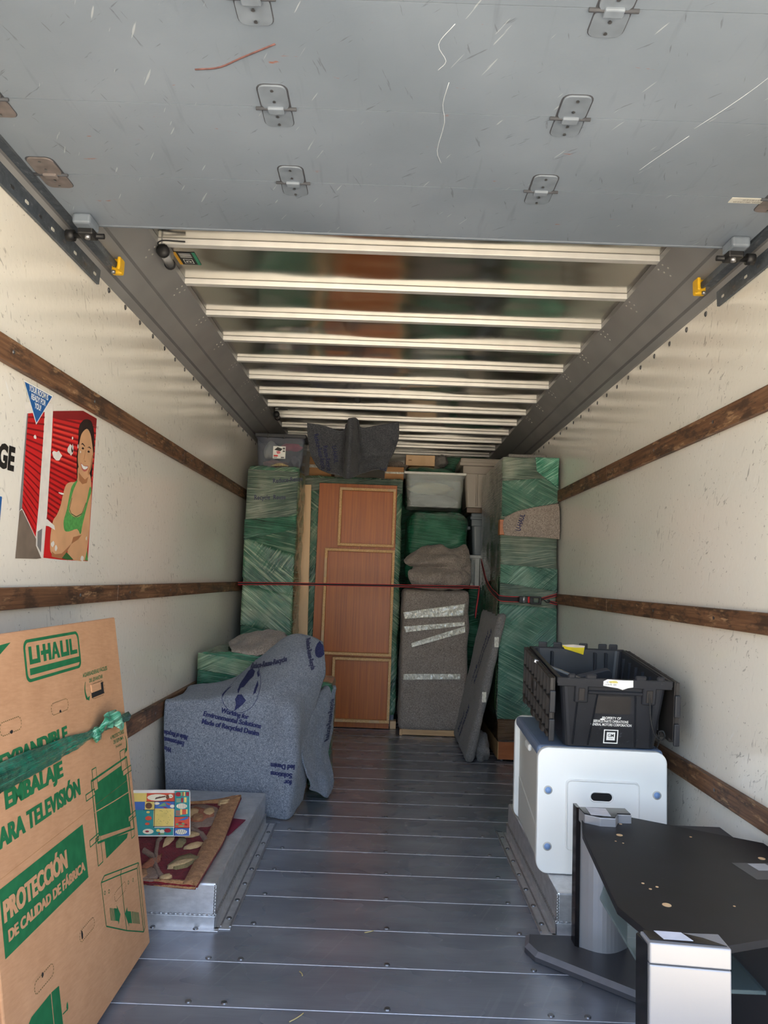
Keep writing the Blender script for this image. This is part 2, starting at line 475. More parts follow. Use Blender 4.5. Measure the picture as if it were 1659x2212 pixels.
flo = tag(box('floor', XL, XR, Y0, Y1, -0.10, -0.012, M_under), kind='structure')
bm = bmesh.new(); add_box(bm, XL, XR, 0.002, 0.2455, -0.012, 0.0)
top_e = [e for e in bm.edges if all(abs(v.co.z) < 1e-6 for v in e.verts)]
bv = bmesh.ops.bevel(bm, geom=top_e, offset=0.0014, segments=1, affect='EDGES')
for f in bv['faces']: f.material_index = 1
plank_me = bpy.data.meshes.new('plank'); bm.to_mesh(plank_me); bm.free()
plank_me.materials.append(M_plank); plank_me.materials.append(plain('worn_plank_edge', rgb(206, 207, 212), 0.4, 0.2, 0.1, 60))
SEAM = 2.725
k0 = math.ceil((Y0 - SEAM) / 0.247)
bmS = bmesh.new()
bmesh.ops.create_cone(bmS, cap_ends=True, segments=12, radius1=0.0105, radius2=0.008, depth=0.004)
screw_me = bpy.data.meshes.new('screw'); bmS.to_mesh(screw_me); bmS.free(); screw_me.materials.append(M_screw)
for p in screw_me.polygons: p.use_smooth = False
k = k0
while SEAM + k * 0.247 < Y1 - 0.2:
    y = SEAM + k * 0.247
    o = me_obj('plank', plank_me, None, flo); o.location = (0, y, 0)
    if y < 5.2:
        xs = (-0.423, 0.054, 0.531) if y > 2.6 else (-0.526, -0.421, 0.055, 0.532, 0.639, -0.95, 1.05)
        for x in xs:
            s = me_obj('screw', screw_me, None, flo); s.location = (x, y + 0.022, 0.0015)
    k += 1

wl_ = tag(box('wall_left', XL - 0.06, XL, Y0, Y1, -0.1, ZT + 0.05, M_wallL), kind='structure')
wr_ = tag(box('wall_right', XR, XR + 0.06, Y0, Y1, -0.1, ZT + 0.05, M_wallR), kind='structure')
wb_ = tag(box('wall_back', XL - 0.06, XR + 0.06, Y1, Y1 + 0.06, -0.1, ZT + 0.05, M_wallL), kind='structure')
bmS = bmesh.new(); bmesh.ops.create_cone(bmS, cap_ends=True, segments=12, radius1=0.012, radius2=0.008, depth=0.004)
bmesh.ops.rotate(bmS, verts=bmS.verts, matrix=Matrix.Rotation(math.pi / 2, 3, 'Y'))
rivet_me = bpy.data.meshes.new('rivet'); bmS.to_mesh(rivet_me); bmS.free(); rivet_me.materials.append(M_screw)
for i in range(26):
    y = 2.85 + i * 0.187
    a = me_obj('rivet', rivet_me, None, wl_); a.location = (XL + 0.002, y, 2.362)
    b = me_obj('rivet', rivet_me, None, wr_); b.location = (XR - 0.002, y, 2.352); b.rotation_euler = (0, 0, math.pi)

# ceiling: thin bright sheet on pale bows
cl = tag(box('ceiling', XL - 0.06, XR + 0.06, Y0, Y1, ZT, ZT + 0.05, M_roof), kind='structure')
bow_me = None
for i in range(13):
    y = 2.87 + 0.403 * i
    if bow_me is None:
        bm = bmesh.new(); add_box(bm, -1.03, 1.13, 0, 0.036, ZT - 0.026, ZT - 0.0005, 0.003, 2)
        o = bm_obj('roof_bow', bm, M_bow, cl); bow_me = o.data
    else: o = me_obj('roof_bow', bow_me, None, cl)
    o.location = (0, y, 0)
for i in range(3):
    o = me_obj('roof_bow', bow_me, None, cl); o.location = (0, 2.87 - 0.403 * (i + 1), 0)
# sloping cove rails between wall and roof
def cove(name, s, xw, xi):
    prof = [(xi, ZT - 0.028), (xi - s * 0.085, ZT - 0.113), (xi - s * 0.090, ZT - 0.126), (xi - s * 0.145, ZT - 0.185), (xi - s * 0.152, ZT - 0.197), (xw + s * 0.004, ZW + 0.002), (xw + s * 0.001, ZW - 0.004)]
    V = []; F = []; n = len(prof)
    back = [(xw - s * 0.001, ZW - 0.004), (xw - s * 0.001, ZT - 0.0), (xi, ZT - 0.001)]
    full = prof + back; m = len(full)
    for y in (Y0, Y1 - 0.001):
        for x, z in full: V.append((x, y, z))
    for i in range(m): F.append((i, (i + 1) % m, m + (i + 1) % m, m + i))
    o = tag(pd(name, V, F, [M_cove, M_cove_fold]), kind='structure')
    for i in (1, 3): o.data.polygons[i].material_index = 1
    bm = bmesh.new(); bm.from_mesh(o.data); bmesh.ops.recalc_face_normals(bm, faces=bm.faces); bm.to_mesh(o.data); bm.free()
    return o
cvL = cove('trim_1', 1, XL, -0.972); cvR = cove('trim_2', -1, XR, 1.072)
bmS = bmesh.new(); bmesh.ops.create_cone(bmS, cap_ends=True, segments=8, radius1=0.0045, radius2=0.003, depth=0.003)
riv2 = bpy.data.meshes.new('rivet'); bmS.to_mesh(riv2); bmS.free(); riv2.materials.append(M_slot)
for i in range(8):
    y = 2.87 + 0.403 * i
    for dx, dy in ((0.012, 0.0), (0.030, -0.012), (0.030, 0.03), (0.012, 0.045), (0.05, 0.015)):
        for par, xi, s in ((cvL, -0.972, 1), (cvR, 1.072, -1)):
            o = me_obj('rivet', riv2, None, par); o.location = (xi - s * dx, y + dy, ZT - 0.028 - dx - 0.001); o.rotation_euler = (0, -s * math.pi / 4, 0)

# wooden lashing rails on both walls, each of several boards end to end
tn = 3
def rail(side, z0, z1, cuts):
    global tn
    x0, x1 = (XL, XL + 0.026) if side == 'left' else (XR - 0.026, XR)
    e = None
    r = tag(empty('trim_%d' % tn, ((x0 + x1) / 2, cuts[0], z0)), kind='structure'); tn += 1
    for a, b in zip(cuts[:-1], cuts[1:]):
        o = box('board', x0 - (x0 + x1) / 2, x1 - (x0 + x1) / 2, 0.002, b - a - 0.002, 0, z1 - z0, M_rail, r, 0.004, 2)
        o.location = (0, a - cuts[0], 0)
        yy = a + 0.15
        while yy < b:
            if yy > 1.9 and yy < 5.5:
                s = me_obj('screw', rivet_me, None, r); s.scale = (0.6, 0.6, 0.6)
                s.location = ((0.014 if side == 'left' else -0.014), yy - cuts[0], (z1 - z0) * 0.5)
            yy += 0.61
rail('left', 1.840, 1.915, [Y0, 3.98, 5.30, Y1]); rail('right', 1.845, 1.925, [Y0, 4.07, Y1])
rail('left', 1.113, 1.180, [Y0, 3.115, Y1]); rail('right', 1.113, 1.184, [Y0, 4.05, Y1])
rail('left', 0.490, 0.575, [Y0, 3.60, Y1]); rail('right', 0.494, 0.567, [Y0, 3.45, Y1])

# ------------------------------------------------------------------ roll-up door, drawn up under the roof
ZD = 2.40
dr = tag(empty('door_1', (0.05, 2.37, ZD)), kind='structure')
PW = 0.347; DL, DRt = -1.075, 1.165
edge = [2.367, 2.055, 1.713, 1.366, 1.018, 0.76]
for a, b in zip(edge[1:], edge[:-1]):
    o = box('door_panel', DL - 0.05, DRt - 0.05, a - 2.37 + 0.001, b - 2.37 - 0.001, 0, 0.028, M_door, dr)
box('seal_strip', DL - 0.04, DRt - 0.06, -0.002, 0.012, -0.002, 0.032, M_hinge, dr, 0.003, 1)
def make_hinge(loc, mat, wide=1.0):
    h = prism('hinge', rrect(-0.034 * wide, 0.034 * wide, -0.002, 0.085, 0.018, 4), -0.005, 0.0, 'z', mat, dr, 0.0012)
    h.location = loc
    prism('hinge_leaf', rrect(-0.036 * wide, 0.036 * wide, -0.075, 0.0, 0.018, 4), -0.003, 0.0, 'z', mat, h, 0.0010)
    box('knuckle', -0.020, 0.020, -0.013, 0.010, -0.012, -0.002, mat, h, 0.003)
    tube('hinge_pin', [(-0.050, -0.001, -0.003), (0.050, -0.001, -0.003)], 0.0045, M_hinge_dark, h, 8)
    for x, y in ((0, 0.07), (0, 0.03), (0, -0.028), (0, -0.06)):
        s = me_obj('screw', screw_me, None, h); s.location = (x, y, -0.006); s.scale = (0.4, 0.4, 0.6)
    pr = prism('grime_line', rrect(-0.0380 * wide, 0.0380 * wide, -0.0772, 0.0872, 0.02, 4), -0.0006, 0.0, 'z', M_hinge_dark, h)
    return h
for y in (2.055, 1.713, 1.366):
    for x in (-0.31, 0.418):
        h = make_hinge((x - 0.05, y - 2.37, 0), M_hinge); h.rotation_euler = (0, 0, math.pi)
for y in (2.055, 1.713):
    for x, s in ((DL + 0.05, 1), (DRt - 0.05, -1)):
        h = make_hinge((x - 0.05, y - 2.37, 0), M_rust, 1.1); h.rotation_euler = (0, 0, math.pi)
def roller(x, s):
    b = box('roller_bracket', x - 0.03, x + 0.03, -0.085, -0.005, -0.035, 0.0, M_hinge, dr, 0.008)
    box('bracket_plate', x - 0.026, x + 0.026, -0.05, 0.006, -0.055, -0.03, M_black, b, 0.006)
    tube('roller_shaft', [(x - s * 0.055, -0.012, -0.045), (x + s * 0.05, -0.012, -0.045)], 0.009, M_black, b, 10)
    tube('roller_wheel', [(x - s * 0.075, -0.012, -0.045), (x - s * 0.05, -0.012, -0.045)], 0.019, M_black, b, 14)
    tube('bolt', [(x + s * 0.005, -0.035, -0.066), (x + s * 0.005, -0.035, -0.05)], 0.009, M_bare, b, 8)
roller(DL + 0.045 - 0.05, 1); roller(DRt - 0.045 - 0.05, -1)
lb = box('maker_label', 0.93, 1.055, -0.315, -0.287, -0.0018, 0.0, M_slot, dr)
text_obj('label_print', [('A5-21A11-1001  PATENTED', 0, 0.006, 0.009, 0.0, 0.9, 0), ('|||| ||| || |||| || |||', 0, -0.004, 0.009, 0, 0.9, 0)],
         lambda u, v, l: Vector((0.99 + u, -0.301 + v, -0.0024)), plain('label_ink', rgb(30, 30, 34), 0.6), lb)
# rust scrape and long scratches on the door panels
M_scrape = plain('rust_scrape', rgb(96, 64, 62), 0.7, 0, 0.25, 60)
M_chalk = plain('pale_scratch', rgb(178, 184, 192), 0.7, 0, 0.1, 60)
tube('scrape_mark', [Vector(p) - Vector((0.05, 2.37, ZD)) for p in spline([(-0.478, 1.585, ZD), (-0.42, 1.575, ZD), (-0.36, 1.54, ZD), (-0.28, 1.495, ZD)], 14)], 0.0024, M_scrape, dr, 6)
for pts in ([(0.86, 1.40), (0.82, 1.55), (0.78, 1.65), (0.735, 1.74)], [(0.735, 1.77), (0.69, 1.87), (0.665, 1.93)], [(0.105, 1.42), (0.075, 1.48), (0.095, 1.53), (0.08, 1.56)], [(0.108, 1.60), (0.10, 1.68), (0.11, 1.75), (0.10, 1.87), (0.115, 1.93)]):
    tube('scratch_mark', [Vector((x - 0.05, y - 2.37, 0.0)) for x, y in [tuple(p[:2]) for p in spline([(x, y, 0) for x, y in pts], 12)]], 0.0009, M_chalk, dr, 6)

def track(s, xw, label, name='door_track'):
    t = tag(empty(name, (xw, 2.72, 2.335)), label, 'track', 'door tracks')
    prof = [(0.002, 0.0), (0.012, 0.0), (0.014, 0.060), (0.030, 0.075), (0.060, 0.078), (0.064, 0.068), (0.074, 0.066), (0.078, 0.078), (0.078, 0.088), (0.066, 0.092), (0.030, 0.090), (0.004, 0.075)]
    V = []; F = []; m = len(prof)
    for y in (Y0 - 2.72, 0.005):
        for x, z in prof: V.append((s * x, y, z))
    for i in range(m): F.append((i, (i + 1) % m, m + (i + 1) % m, m + i))
    F.append(tuple(range(m))); F.append(tuple(reversed(range(m, 2 * m))))
    o = pd('channel', V, F, M_track, t)
    bm = bmesh.new(); bm.from_mesh(o.data); bmesh.ops.recalc_face_normals(bm, faces=bm.faces); bm.to_mesh(o.data); bm.free()
    for i in range(9):
        y = -0.045 - i * 0.088
        sl = prism('slot', rrect(-0.011, 0.011, -0.005, 0.005, 0.004, 3), 0, 0.0015, 'x', M_slot if i % 2 == 0 else M_screw, t)
        sl.location = (s * 0.0125 - (0.0005 if s < 0 else -0.0), y, 0.022)
    bp = box('stop_bumper', min(s * 0.055, s * 0.098), max(s * 0.055, s * 0.098), 0.0, 0.028, 0.045, 0.105, M_yellow, t, 0.007)
    box('bumper_hook', min(s * 0.088, s * 0.1), max(s * 0.088, s * 0.1), -0.03, 0.02, 0.05, 0.10, M_yellow, bp, 0.004)
    tube('bumper_bolt', [(s * 0.07, -0.012, 0.05), (s * 0.07, -0.012, 0.04)], 0.008, M_bare, bp, 8)
track(1, XL, 'galvanised door track with yellow stop along the left wall top')
track(-1, XR, 'galvanised door track with yellow stop along the right wall top')

# lamp and notice under the first roof bay
lm = tag(empty('cargo_lamp', (-0.955, 2.94, ZT - 0.01)), 'small tubular cargo lamp with black end caps beside the warning sticker', 'lamp')
lm.rotation_euler = (0, 0, math.radians(4))
M_tubeglass = plain('frosted_lamp_tube', rgb(150, 150, 150), 0.3)
tube('tube', [(0, -0.055, -0.045), (0, 0.055, -0.045)], 0.019, M_tubeglass, lm, 14)
for y in (-0.07, 0.055): tube('end_cap', [(0, y, -0.045), (0, y + 0.015, -0.045)], 0.023, M_black, lm, 14)
tube('end_cap', [(0, -0.075, -0.045), (0, -0.055, -0.045)], 0.026, M_black, lm, 14)
box('bracket', -0.012, 0.012, -0.07, 0.07, -0.03, 0.009, M_cove, lm, 0.003)
tube('wire', spline([(0.0, -0.06, -0.03), (-0.02, -0.075, -0.02), (0.0, -0.085, -0.01), (0.05, -0.083, -0.008), (0.09, -0.083, -0.008)], 16), 0.003, M_black, lm, 6)
lm2 = copy_tree(lm); lm2.location = (-0.93, 5.92, ZT - 0.01); tag(lm2, 'small dim cargo lamp at the far left roof corner above the dark-lidded bin', 'lamp')
nt = tag(empty('notice_sticker', (-0.905, 3.06, ZT - 0.0005)), 'black yellow and green warning sticker beside the cargo lamp', 'sticker')
def onroof(u, v, l): return Vector((u, v, -l))
box('sheet', -0.047, 0.047, -0.062, 0.062, -0.0012, 0, plain('sticker_black', rgb(24, 24, 26), 0.4), nt)
M_w = plain('print_white', rgb(240, 240, 236), 0.5); M_stg = plain('sticker_green', rgb(44, 140, 108), 0.4)
M_stamber = plain('sticker_amber', rgb(232, 172, 36), 0.4)
decal('amber_band', [[(-0.047, -0.062), (-0.033, -0.062), (-0.033, 0.062), (-0.047, 0.062)]], onroof, M_stamber, nt, 0.0018)
decal('green_band', [[(0.033, -0.062), (0.047, -0.062), (0.047, 0.062), (0.033, 0.062)]], onroof, M_stg, nt, 0.0018)
decal('pictogram', [[(-0.020, 0.005), (0.020, 0.005), (0.020, 0.05), (-0.020, 0.05)]], onroof, M_w, nt, 0.0018)
decal('pictogram_field', [[(-0.017, 0.008), (0.017, 0.008), (0.017, 0.047), (-0.017, 0.047)]], onroof, M_black, nt, 0.0022)
decal('pictogram_figures', [circle(-0.007, 0.03, 0.006, 10), circle(0.007, 0.03, 0.006, 10), [(-0.013, 0.012), (0, 0.02), (0.013, 0.012), (0, 0.016)]], onroof, M_w, nt, 0.0026)
decal('text_rows', [[(-0.025, -0.05 + i * 0.009), (0.025, -0.05 + i * 0.009), (0.025, -0.046 + i * 0.009), (-0.025, -0.046 + i * 0.009)] for i in range(5)], onroof, M_w, nt, 0.0018)
NETS = {
 'blanket_a': [
  [(-1.115,4.400,0.438), (-1.115,4.455,0.502), (-0.974,4.470,0.527), (-0.838,4.470,0.573), (-0.700,4.470,0.705), (-0.598,4.800,0.776), (-0.469,4.800,0.781), (-0.376,4.750,0.745)],
  [(-1.115,4.300,0.514), (-1.115,4.380,0.571), (-0.967,4.420,0.595), (-0.834,4.430,0.642), (-0.700,4.450,0.770), (-0.564,4.500,0.870), (-0.454,4.500,0.880), (-0.360,4.470,0.844)],
  [(-1.115,3.930,0.566), (-0.982,3.950,0.580), (-0.840,3.970,0.602), (-0.724,4.000,0.626), (-0.624,4.060,0.670), (-0.530,4.150,0.738), (-0.435,4.250,0.795), (-0.333,4.350,0.775)],
  [(-1.115,3.880,0.534), (-0.964,3.890,0.543), (-0.822,3.900,0.554), (-0.702,3.900,0.570), (-0.597,3.920,0.595), (-0.502,3.980,0.625), (-0.414,4.120,0.657), (-0.328,4.300,0.688)],
  [(-1.110,3.875,0.430), (-0.956,3.880,0.442), (-0.812,3.880,0.452), (-0.692,3.880,0.461), (-0.585,3.880,0.479), (-0.459,3.870,0.542), (-0.406,4.080,0.571), (-0.348,4.270,0.610)],
  [(-1.094,3.870,0.280), (-0.944,3.870,0.285), (-0.801,3.870,0.291), (-0.681,3.870,0.295), (-0.561,3.860,0.306), (-0.430,3.860,0.372), (-0.410,4.020,0.366), (-0.398,4.200,0.353)],
  [(-1.084,3.890,0.101), (-0.937,3.890,0.090), (-0.793,3.890,0.077), (-0.673,3.890,0.065), (-0.564,3.880,0.065), (-0.443,3.850,0.170), (-0.406,3.980,0.159), (-0.391,4.120,0.147)],
  [(-1.110,4.000,0.006), (-0.952,3.970,0.006), (-0.801,3.950,0.006), (-0.680,3.950,0.006), (-0.567,3.920,0.006), (-0.454,3.866,0.006), (-0.421,4.000,0.029), (-0.405,4.120,0.031)],
 ],
 'blanket_b': [
  [(-0.497,4.500,0.368), (-0.375,4.620,0.518), (-0.311,4.660,0.565), (-0.282,4.680,0.535)],
  [(-0.456,3.980,0.498), (-0.391,4.200,0.531), (-0.330,4.380,0.578), (-0.274,4.500,0.568)],
  [(-0.425,4.000,0.370), (-0.370,4.200,0.354), (-0.317,4.340,0.366), (-0.284,4.480,0.366)],
  [(-0.396,3.990,0.241), (-0.357,4.130,0.220), (-0.318,4.240,0.219), (-0.292,4.380,0.218)],
  [(-0.363,4.030,0.143), (-0.326,4.120,0.115), (-0.280,4.180,0.115), (-0.248,4.280,0.110)],
  [(-0.359,4.080,0.110), (-0.312,4.130,0.063), (-0.279,4.180,0.030), (-0.251,4.280,0.053)],
 ],
 'blanket_c': [
  [(-1.025,5.050,0.762), (-0.902,5.050,0.829), (-0.745,5.050,0.851), (-0.626,5.000,0.818)],
  [(-1.013,4.900,0.788), (-0.902,4.880,0.842), (-0.763,4.860,0.873), (-0.635,4.820,0.863)],
  [(-0.969,4.720,0.782), (-0.874,4.740,0.816), (-0.736,4.700,0.845), (-0.604,4.660,0.853)],
  [(-0.932,4.600,0.774), (-0.824,4.560,0.777), (-0.707,4.540,0.791), (-0.579,4.520,0.837)],
  [(-0.921,4.580,0.757), (-0.815,4.520,0.750), (-0.699,4.500,0.759), (-0.588,4.500,0.800)],
 ],
 'blanket_h': [
  [(-0.669,5.840,2.482), (-0.532,5.830,2.462), (-0.400,5.840,2.427), (-0.354,5.860,2.479), (-0.314,5.700,2.502), (-0.266,5.860,2.532), (-0.232,5.840,2.460), (-0.101,5.830,2.478), (0.074,5.840,2.517)],
  [(-0.665,5.890,2.370), (-0.531,5.880,2.354), (-0.399,5.890,2.342), (-0.352,5.910,2.366), (-0.309,5.700,2.383), (-0.250,5.910,2.370), (-0.210,5.890,2.329), (-0.079,5.880,2.371), (0.075,5.890,2.397)],
  [(-0.642,5.940,2.246), (-0.511,5.930,2.230), (-0.417,5.940,2.235), (-0.361,5.960,2.240), (-0.310,5.700,2.235), (-0.247,5.960,2.244), (-0.189,5.940,2.243), (-0.075,5.930,2.265), (0.045,5.940,2.290)],
  [(-0.599,5.890,2.162), (-0.503,5.880,2.134), (-0.416,5.890,2.124), (-0.365,5.910,2.128), (-0.316,5.700,2.106), (-0.252,5.910,2.133), (-0.184,5.890,2.147), (-0.091,5.880,2.180), (0.003,5.890,2.185)],
  [(-0.554,5.840,2.096), (-0.470,5.830,2.071), (-0.395,5.840,2.057), (-0.351,5.860,2.046), (-0.309,5.700,2.018), (-0.247,5.860,2.069), (-0.180,5.840,2.095), (-0.099,5.830,2.115), (-0.016,5.840,2.101)],
 ],
 'blanket_k': [
  [(0.288,6.210,1.433), (0.405,6.210,1.464), (0.511,6.210,1.461), (0.612,6.210,1.484), (0.690,6.210,1.506)],
  [(0.227,6.180,1.465), (0.360,6.140,1.515), (0.448,6.130,1.533), (0.541,6.130,1.510), (0.679,6.160,1.555)],
  [(0.164,6.120,1.414), (0.318,6.040,1.437), (0.449,6.020,1.460), (0.582,6.020,1.472), (0.695,6.080,1.502)],
  [(0.172,6.080,1.383), (0.316,5.970,1.382), (0.445,5.940,1.401), (0.578,5.960,1.410), (0.701,6.050,1.417)],
  [(0.234,6.080,1.354), (0.339,6.030,1.354), (0.451,6.000,1.353), (0.582,5.980,1.343), (0.706,6.040,1.356)],
  [(0.194,5.980,1.306), (0.335,5.920,1.296), (0.446,5.910,1.285), (0.578,5.920,1.282), (0.703,6.000,1.287)],
  [(0.219,5.970,1.224), (0.337,5.930,1.221), (0.449,5.920,1.222), (0.580,5.930,1.223), (0.696,6.000,1.234)],
  [(0.260,6.000,1.181), (0.342,5.980,1.180), (0.455,5.980,1.180), (0.586,5.980,1.185), (0.677,6.020,1.196)],
 ],
 'band': [
  [(0.846,5.225,1.714), (0.926,5.215,1.756), (1.041,5.210,1.790), (1.140,5.210,1.810), (1.230,5.215,1.828)],
  [(0.837,5.225,1.674), (0.926,5.205,1.702), (1.040,5.200,1.726), (1.139,5.200,1.740), (1.234,5.200,1.747)],
  [(0.838,5.225,1.631), (0.926,5.200,1.639), (1.041,5.200,1.647), (1.140,5.200,1.650), (1.236,5.200,1.647)],
  [(0.849,5.225,1.588), (0.928,5.205,1.583), (1.044,5.205,1.581), (1.143,5.205,1.578), (1.235,5.205,1.571)],
 ],
 'rug': [
  [(-0.963,2.620,0.158), (-0.880,2.655,0.155), (-0.795,2.667,0.150), (-0.710,2.656,0.150), (-0.619,2.649,0.150)],
  [(-0.958,2.624,0.172), (-0.874,2.644,0.172), (-0.779,2.665,0.170), (-0.700,2.673,0.170), (-0.609,2.667,0.168)],
  [(-1.009,2.797,0.175), (-0.904,2.816,0.172), (-0.807,2.835,0.172), (-0.720,2.862,0.170), (-0.610,2.865,0.168)],
  [(-1.053,2.957,0.175), (-0.944,2.979,0.180), (-0.842,3.006,0.178), (-0.743,3.050,0.172), (-0.609,3.033,0.170)],
  [(-1.088,3.095,0.180), (-0.973,3.180,0.175), (-0.868,3.221,0.175), (-0.752,3.230,0.180), (-0.618,3.189,0.172)],
  [(-1.115,3.326,0.180), (-1.020,3.386,0.180), (-0.895,3.422,0.180), (-0.772,3.437,0.180), (-0.631,3.375,0.182)],
  [(-1.115,3.436,0.180), (-1.017,3.441,0.190), (-0.893,3.490,0.180), (-0.771,3.517,0.185), (-0.634,3.545,0.205)],
 ],
}
# ------------------------------------------------------------------ materials of the load
def felt(name, dark, mid, light, fib=1.0, lam=0.5):
    t = NT(name)
    v = t.coord((1, 1, 1))
    f1 = t.noise(v, 150, 3, 0.7, 1.5)
    f2 = t.noise(t.coord((1, 1, 1), rot=(0.4, 0.8, 0.2), loc=(3, 5, 1)), 210, 2, 0.6, 2.5)
    big = t.noise(v, 5, 3)
    base = t.ramp(f1, [(0.34, dark), (0.5, mid), (0.66, light)])
    fl = t.ramp(f2, [(0.60, 0.0), (0.70, 1.0)])
    col = t.mix(t.math('MULTIPLY', fl, lam), base, tuple(min(1, c * 2.0 + 0.05) for c in light))
    col = t.mix(t.ramp(big, [(0.3, 0.0), (0.7, 0.22)]), col, dark)
    t.set(col=col, rough=0.95, spec=0.1, sheen=0.15, normal=t.bump(f1, 0.5 * fib, 0.004))
    return t.m
M_felt = felt('blue_grey_felt', rgb(80, 86, 98), rgb(120, 127, 140), rgb(162, 168, 178), lam=0.55)
M_felt_b = felt('brown_grey_felt', rgb(94, 84, 78), rgb(148, 136, 127), rgb(186, 174, 163), lam=0.2)
M_felt_g = felt('dark_grey_felt', rgb(92, 89, 88), rgb(124, 120, 117), rgb(150, 146, 142), lam=0.25)
M_ink = plain('navy_print', rgb(52, 56, 92), 0.95, 0, 0.25, 120, spec=0.1)
M_ink_soft = plain('faded_navy_print', rgb(66, 68, 92), 0.95, 0, 0.3, 120, spec=0.1)

def film(name, dark, mid, pale, ang=0.5, amount=0.5, scale=1.0, seed=0.0):
    """stretched plastic film: streaks of many thin creases"""
    t = NT(name); L = (seed, seed * 0.7, seed * 1.3)
    a = t.noise(t.coord((1.2, 1.2, 34 * scale), rot=(0, ang, 0), loc=L), 3.0, 4, 0.6)
    b = t.noise(t.coord((1.2, 1.2, 46 * scale), rot=(0, -ang * 0.8 + 0.15, 0), loc=L), 2.6, 4, 0.6)
    m = t.ramp(t.noise(t.coord(loc=L), 2.6, 2), [(0.44, 0.0), (0.54, 1.0)])
    st = t.mix(m, a, b)
    big = t.noise(t.coord(loc=(seed * 2, 1, 2)), 3.2, 3, 0.55)
    base = t.ramp(big, [(0.30, dark), (0.50, mid), (0.68, pale)])
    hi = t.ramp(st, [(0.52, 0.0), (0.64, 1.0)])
    lo = t.ramp(st, [(0.34, 1.0), (0.47, 0.0)])
    col = t.mix(t.math('MULTIPLY', hi, amount), base, tuple(min(1, c * 1.6 + 0.10) for c in pale))  # pale stretch-whitened creases, also standing in for highlights painted into the colour
    col = t.mix(t.math('MULTIPLY', lo, 0.5), col, tuple(c * 0.5 for c in dark))
    n = t.bump(st, 1.0, 0.022)
    n = t.bump(t.noise(t.coord(loc=L), 22, 2), 0.2, 0.01, n)
    t.set(col=col, rough=0.18, spec=0.9, coat=0.8, coatr=0.06, normal=n)
    t.l.new(n, t.b.inputs['Coat Normal'])
    return t.m
G_D, G_M, G_P = rgb(26, 78, 58), rgb(64, 124, 94), rgb(130, 152, 122)
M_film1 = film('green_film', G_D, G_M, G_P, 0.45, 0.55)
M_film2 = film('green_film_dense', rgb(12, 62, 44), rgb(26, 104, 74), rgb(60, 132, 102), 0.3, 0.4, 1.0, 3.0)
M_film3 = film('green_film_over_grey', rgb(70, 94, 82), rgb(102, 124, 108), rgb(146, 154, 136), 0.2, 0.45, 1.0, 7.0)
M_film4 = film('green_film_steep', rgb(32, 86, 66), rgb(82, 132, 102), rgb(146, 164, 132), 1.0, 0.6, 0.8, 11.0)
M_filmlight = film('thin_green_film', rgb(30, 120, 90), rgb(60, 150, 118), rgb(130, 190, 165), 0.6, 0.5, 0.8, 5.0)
def clear_plastic(name, col, alpha, rough=0.06):
    t = NT(name); tr = t.n.new('ShaderNodeBsdfTransparent'); mx = t.n.new('ShaderNodeMixShader')
    out = next(x for x in t.n if x.type == 'OUTPUT_MATERIAL')
    t.set(col=col, rough=rough, spec=0.7, normal=t.bump(t.noise(t.coord(), 5, 3), 0.15, 0.02))
    tr.inputs[0].default_value = (0.93, 0.95, 0.95, 1)
    mx.inputs[0].default_value = alpha
    t.l.new(tr.outputs[0], mx.inputs[1]); t.l.new(t.b.outputs[0], mx.inputs[2]); t.l.new(mx.outputs[0], out.inputs[0])
    return t.m
M_clear = clear_plastic('clear_plastic', rgb(190, 192, 186), 0.28)
M_tape = None
def tape_mat():
    t = NT('crinkled_clear_tape')
    f = t.noise(t.coord((20, 1, 8), rot=(0, 0.3, 0)), 5, 4, 0.65)
    t.set(col=t.ramp(f, [(0.35, rgb(186, 180, 164)), (0.6, rgb(238, 234, 218))]), rough=0.16, spec=0.9, coat=1.0, coatr=0.05, normal=t.bump(f, 0.8, 0.012))
    return t.m
M_tape = tape_mat()
def cardboard():
    t = NT('cardboard')
    f = t.noise(t.coord((6, 6, 40), rot=(0.1, 0, 0)), 4, 4, 0.6); g = t.noise(t.coord(), 9, 4, 0.6)
    col = t.mix(0.45, t.ramp(f, [(0.3, rgb(176, 132, 98)), (0.7, rgb(196, 151, 115))]), t.ramp(g, [(0.3, rgb(174, 130, 96)), (0.7, rgb(200, 155, 119))]))
    t.set(col=col, rough=0.85, spec=0.2, normal=t.bump(f, 0.06, 0.003))
    return t.m
M_card = cardboard()
M_card2 = plain('tan_carton', rgb(178, 132, 90), 0.85, 0, 0.1, 8)
def wood(name, a, b, c, ax=(40, 40, 1.5), rough=0.4, sc=1.0):
    t = NT(name)
    f = t.noise(t.coord(ax), 2.5 * sc, 5, 0.6); g = t.noise(t.coord(tuple(q * 0.35 for q in ax)), 3.0, 3, 0.5)
    t.set(col=t.mix(0.4, t.ramp(f, [(0.28, a), (0.5, b), (0.72, c)]), t.ramp(g, [(0.3, a), (0.7, c)])), rough=rough, normal=t.bump(f, 0.06, 0.002))
    return t.m
M_veneer = wood('brown_veneer', rgb(142, 66, 8), rgb(172, 88, 14), rgb(192, 106, 26), (60, 60, 1.2), 0.42)
M_maple = wood('pale_maple', rgb(214, 172, 126), rgb(224, 184, 138), rgb(232, 196, 152), (9, 9, 1.0), 0.45)
M_oak = wood('oak_strip', rgb(176, 134, 88), rgb(200, 158, 110), rgb(214, 176, 130), (2, 40, 40), 0.45)
M_cherry = wood('orange_brown_board', rgb(140, 78, 42), rgb(160, 92, 52), rgb(172, 104, 60), (3, 3, 20), 0.4)
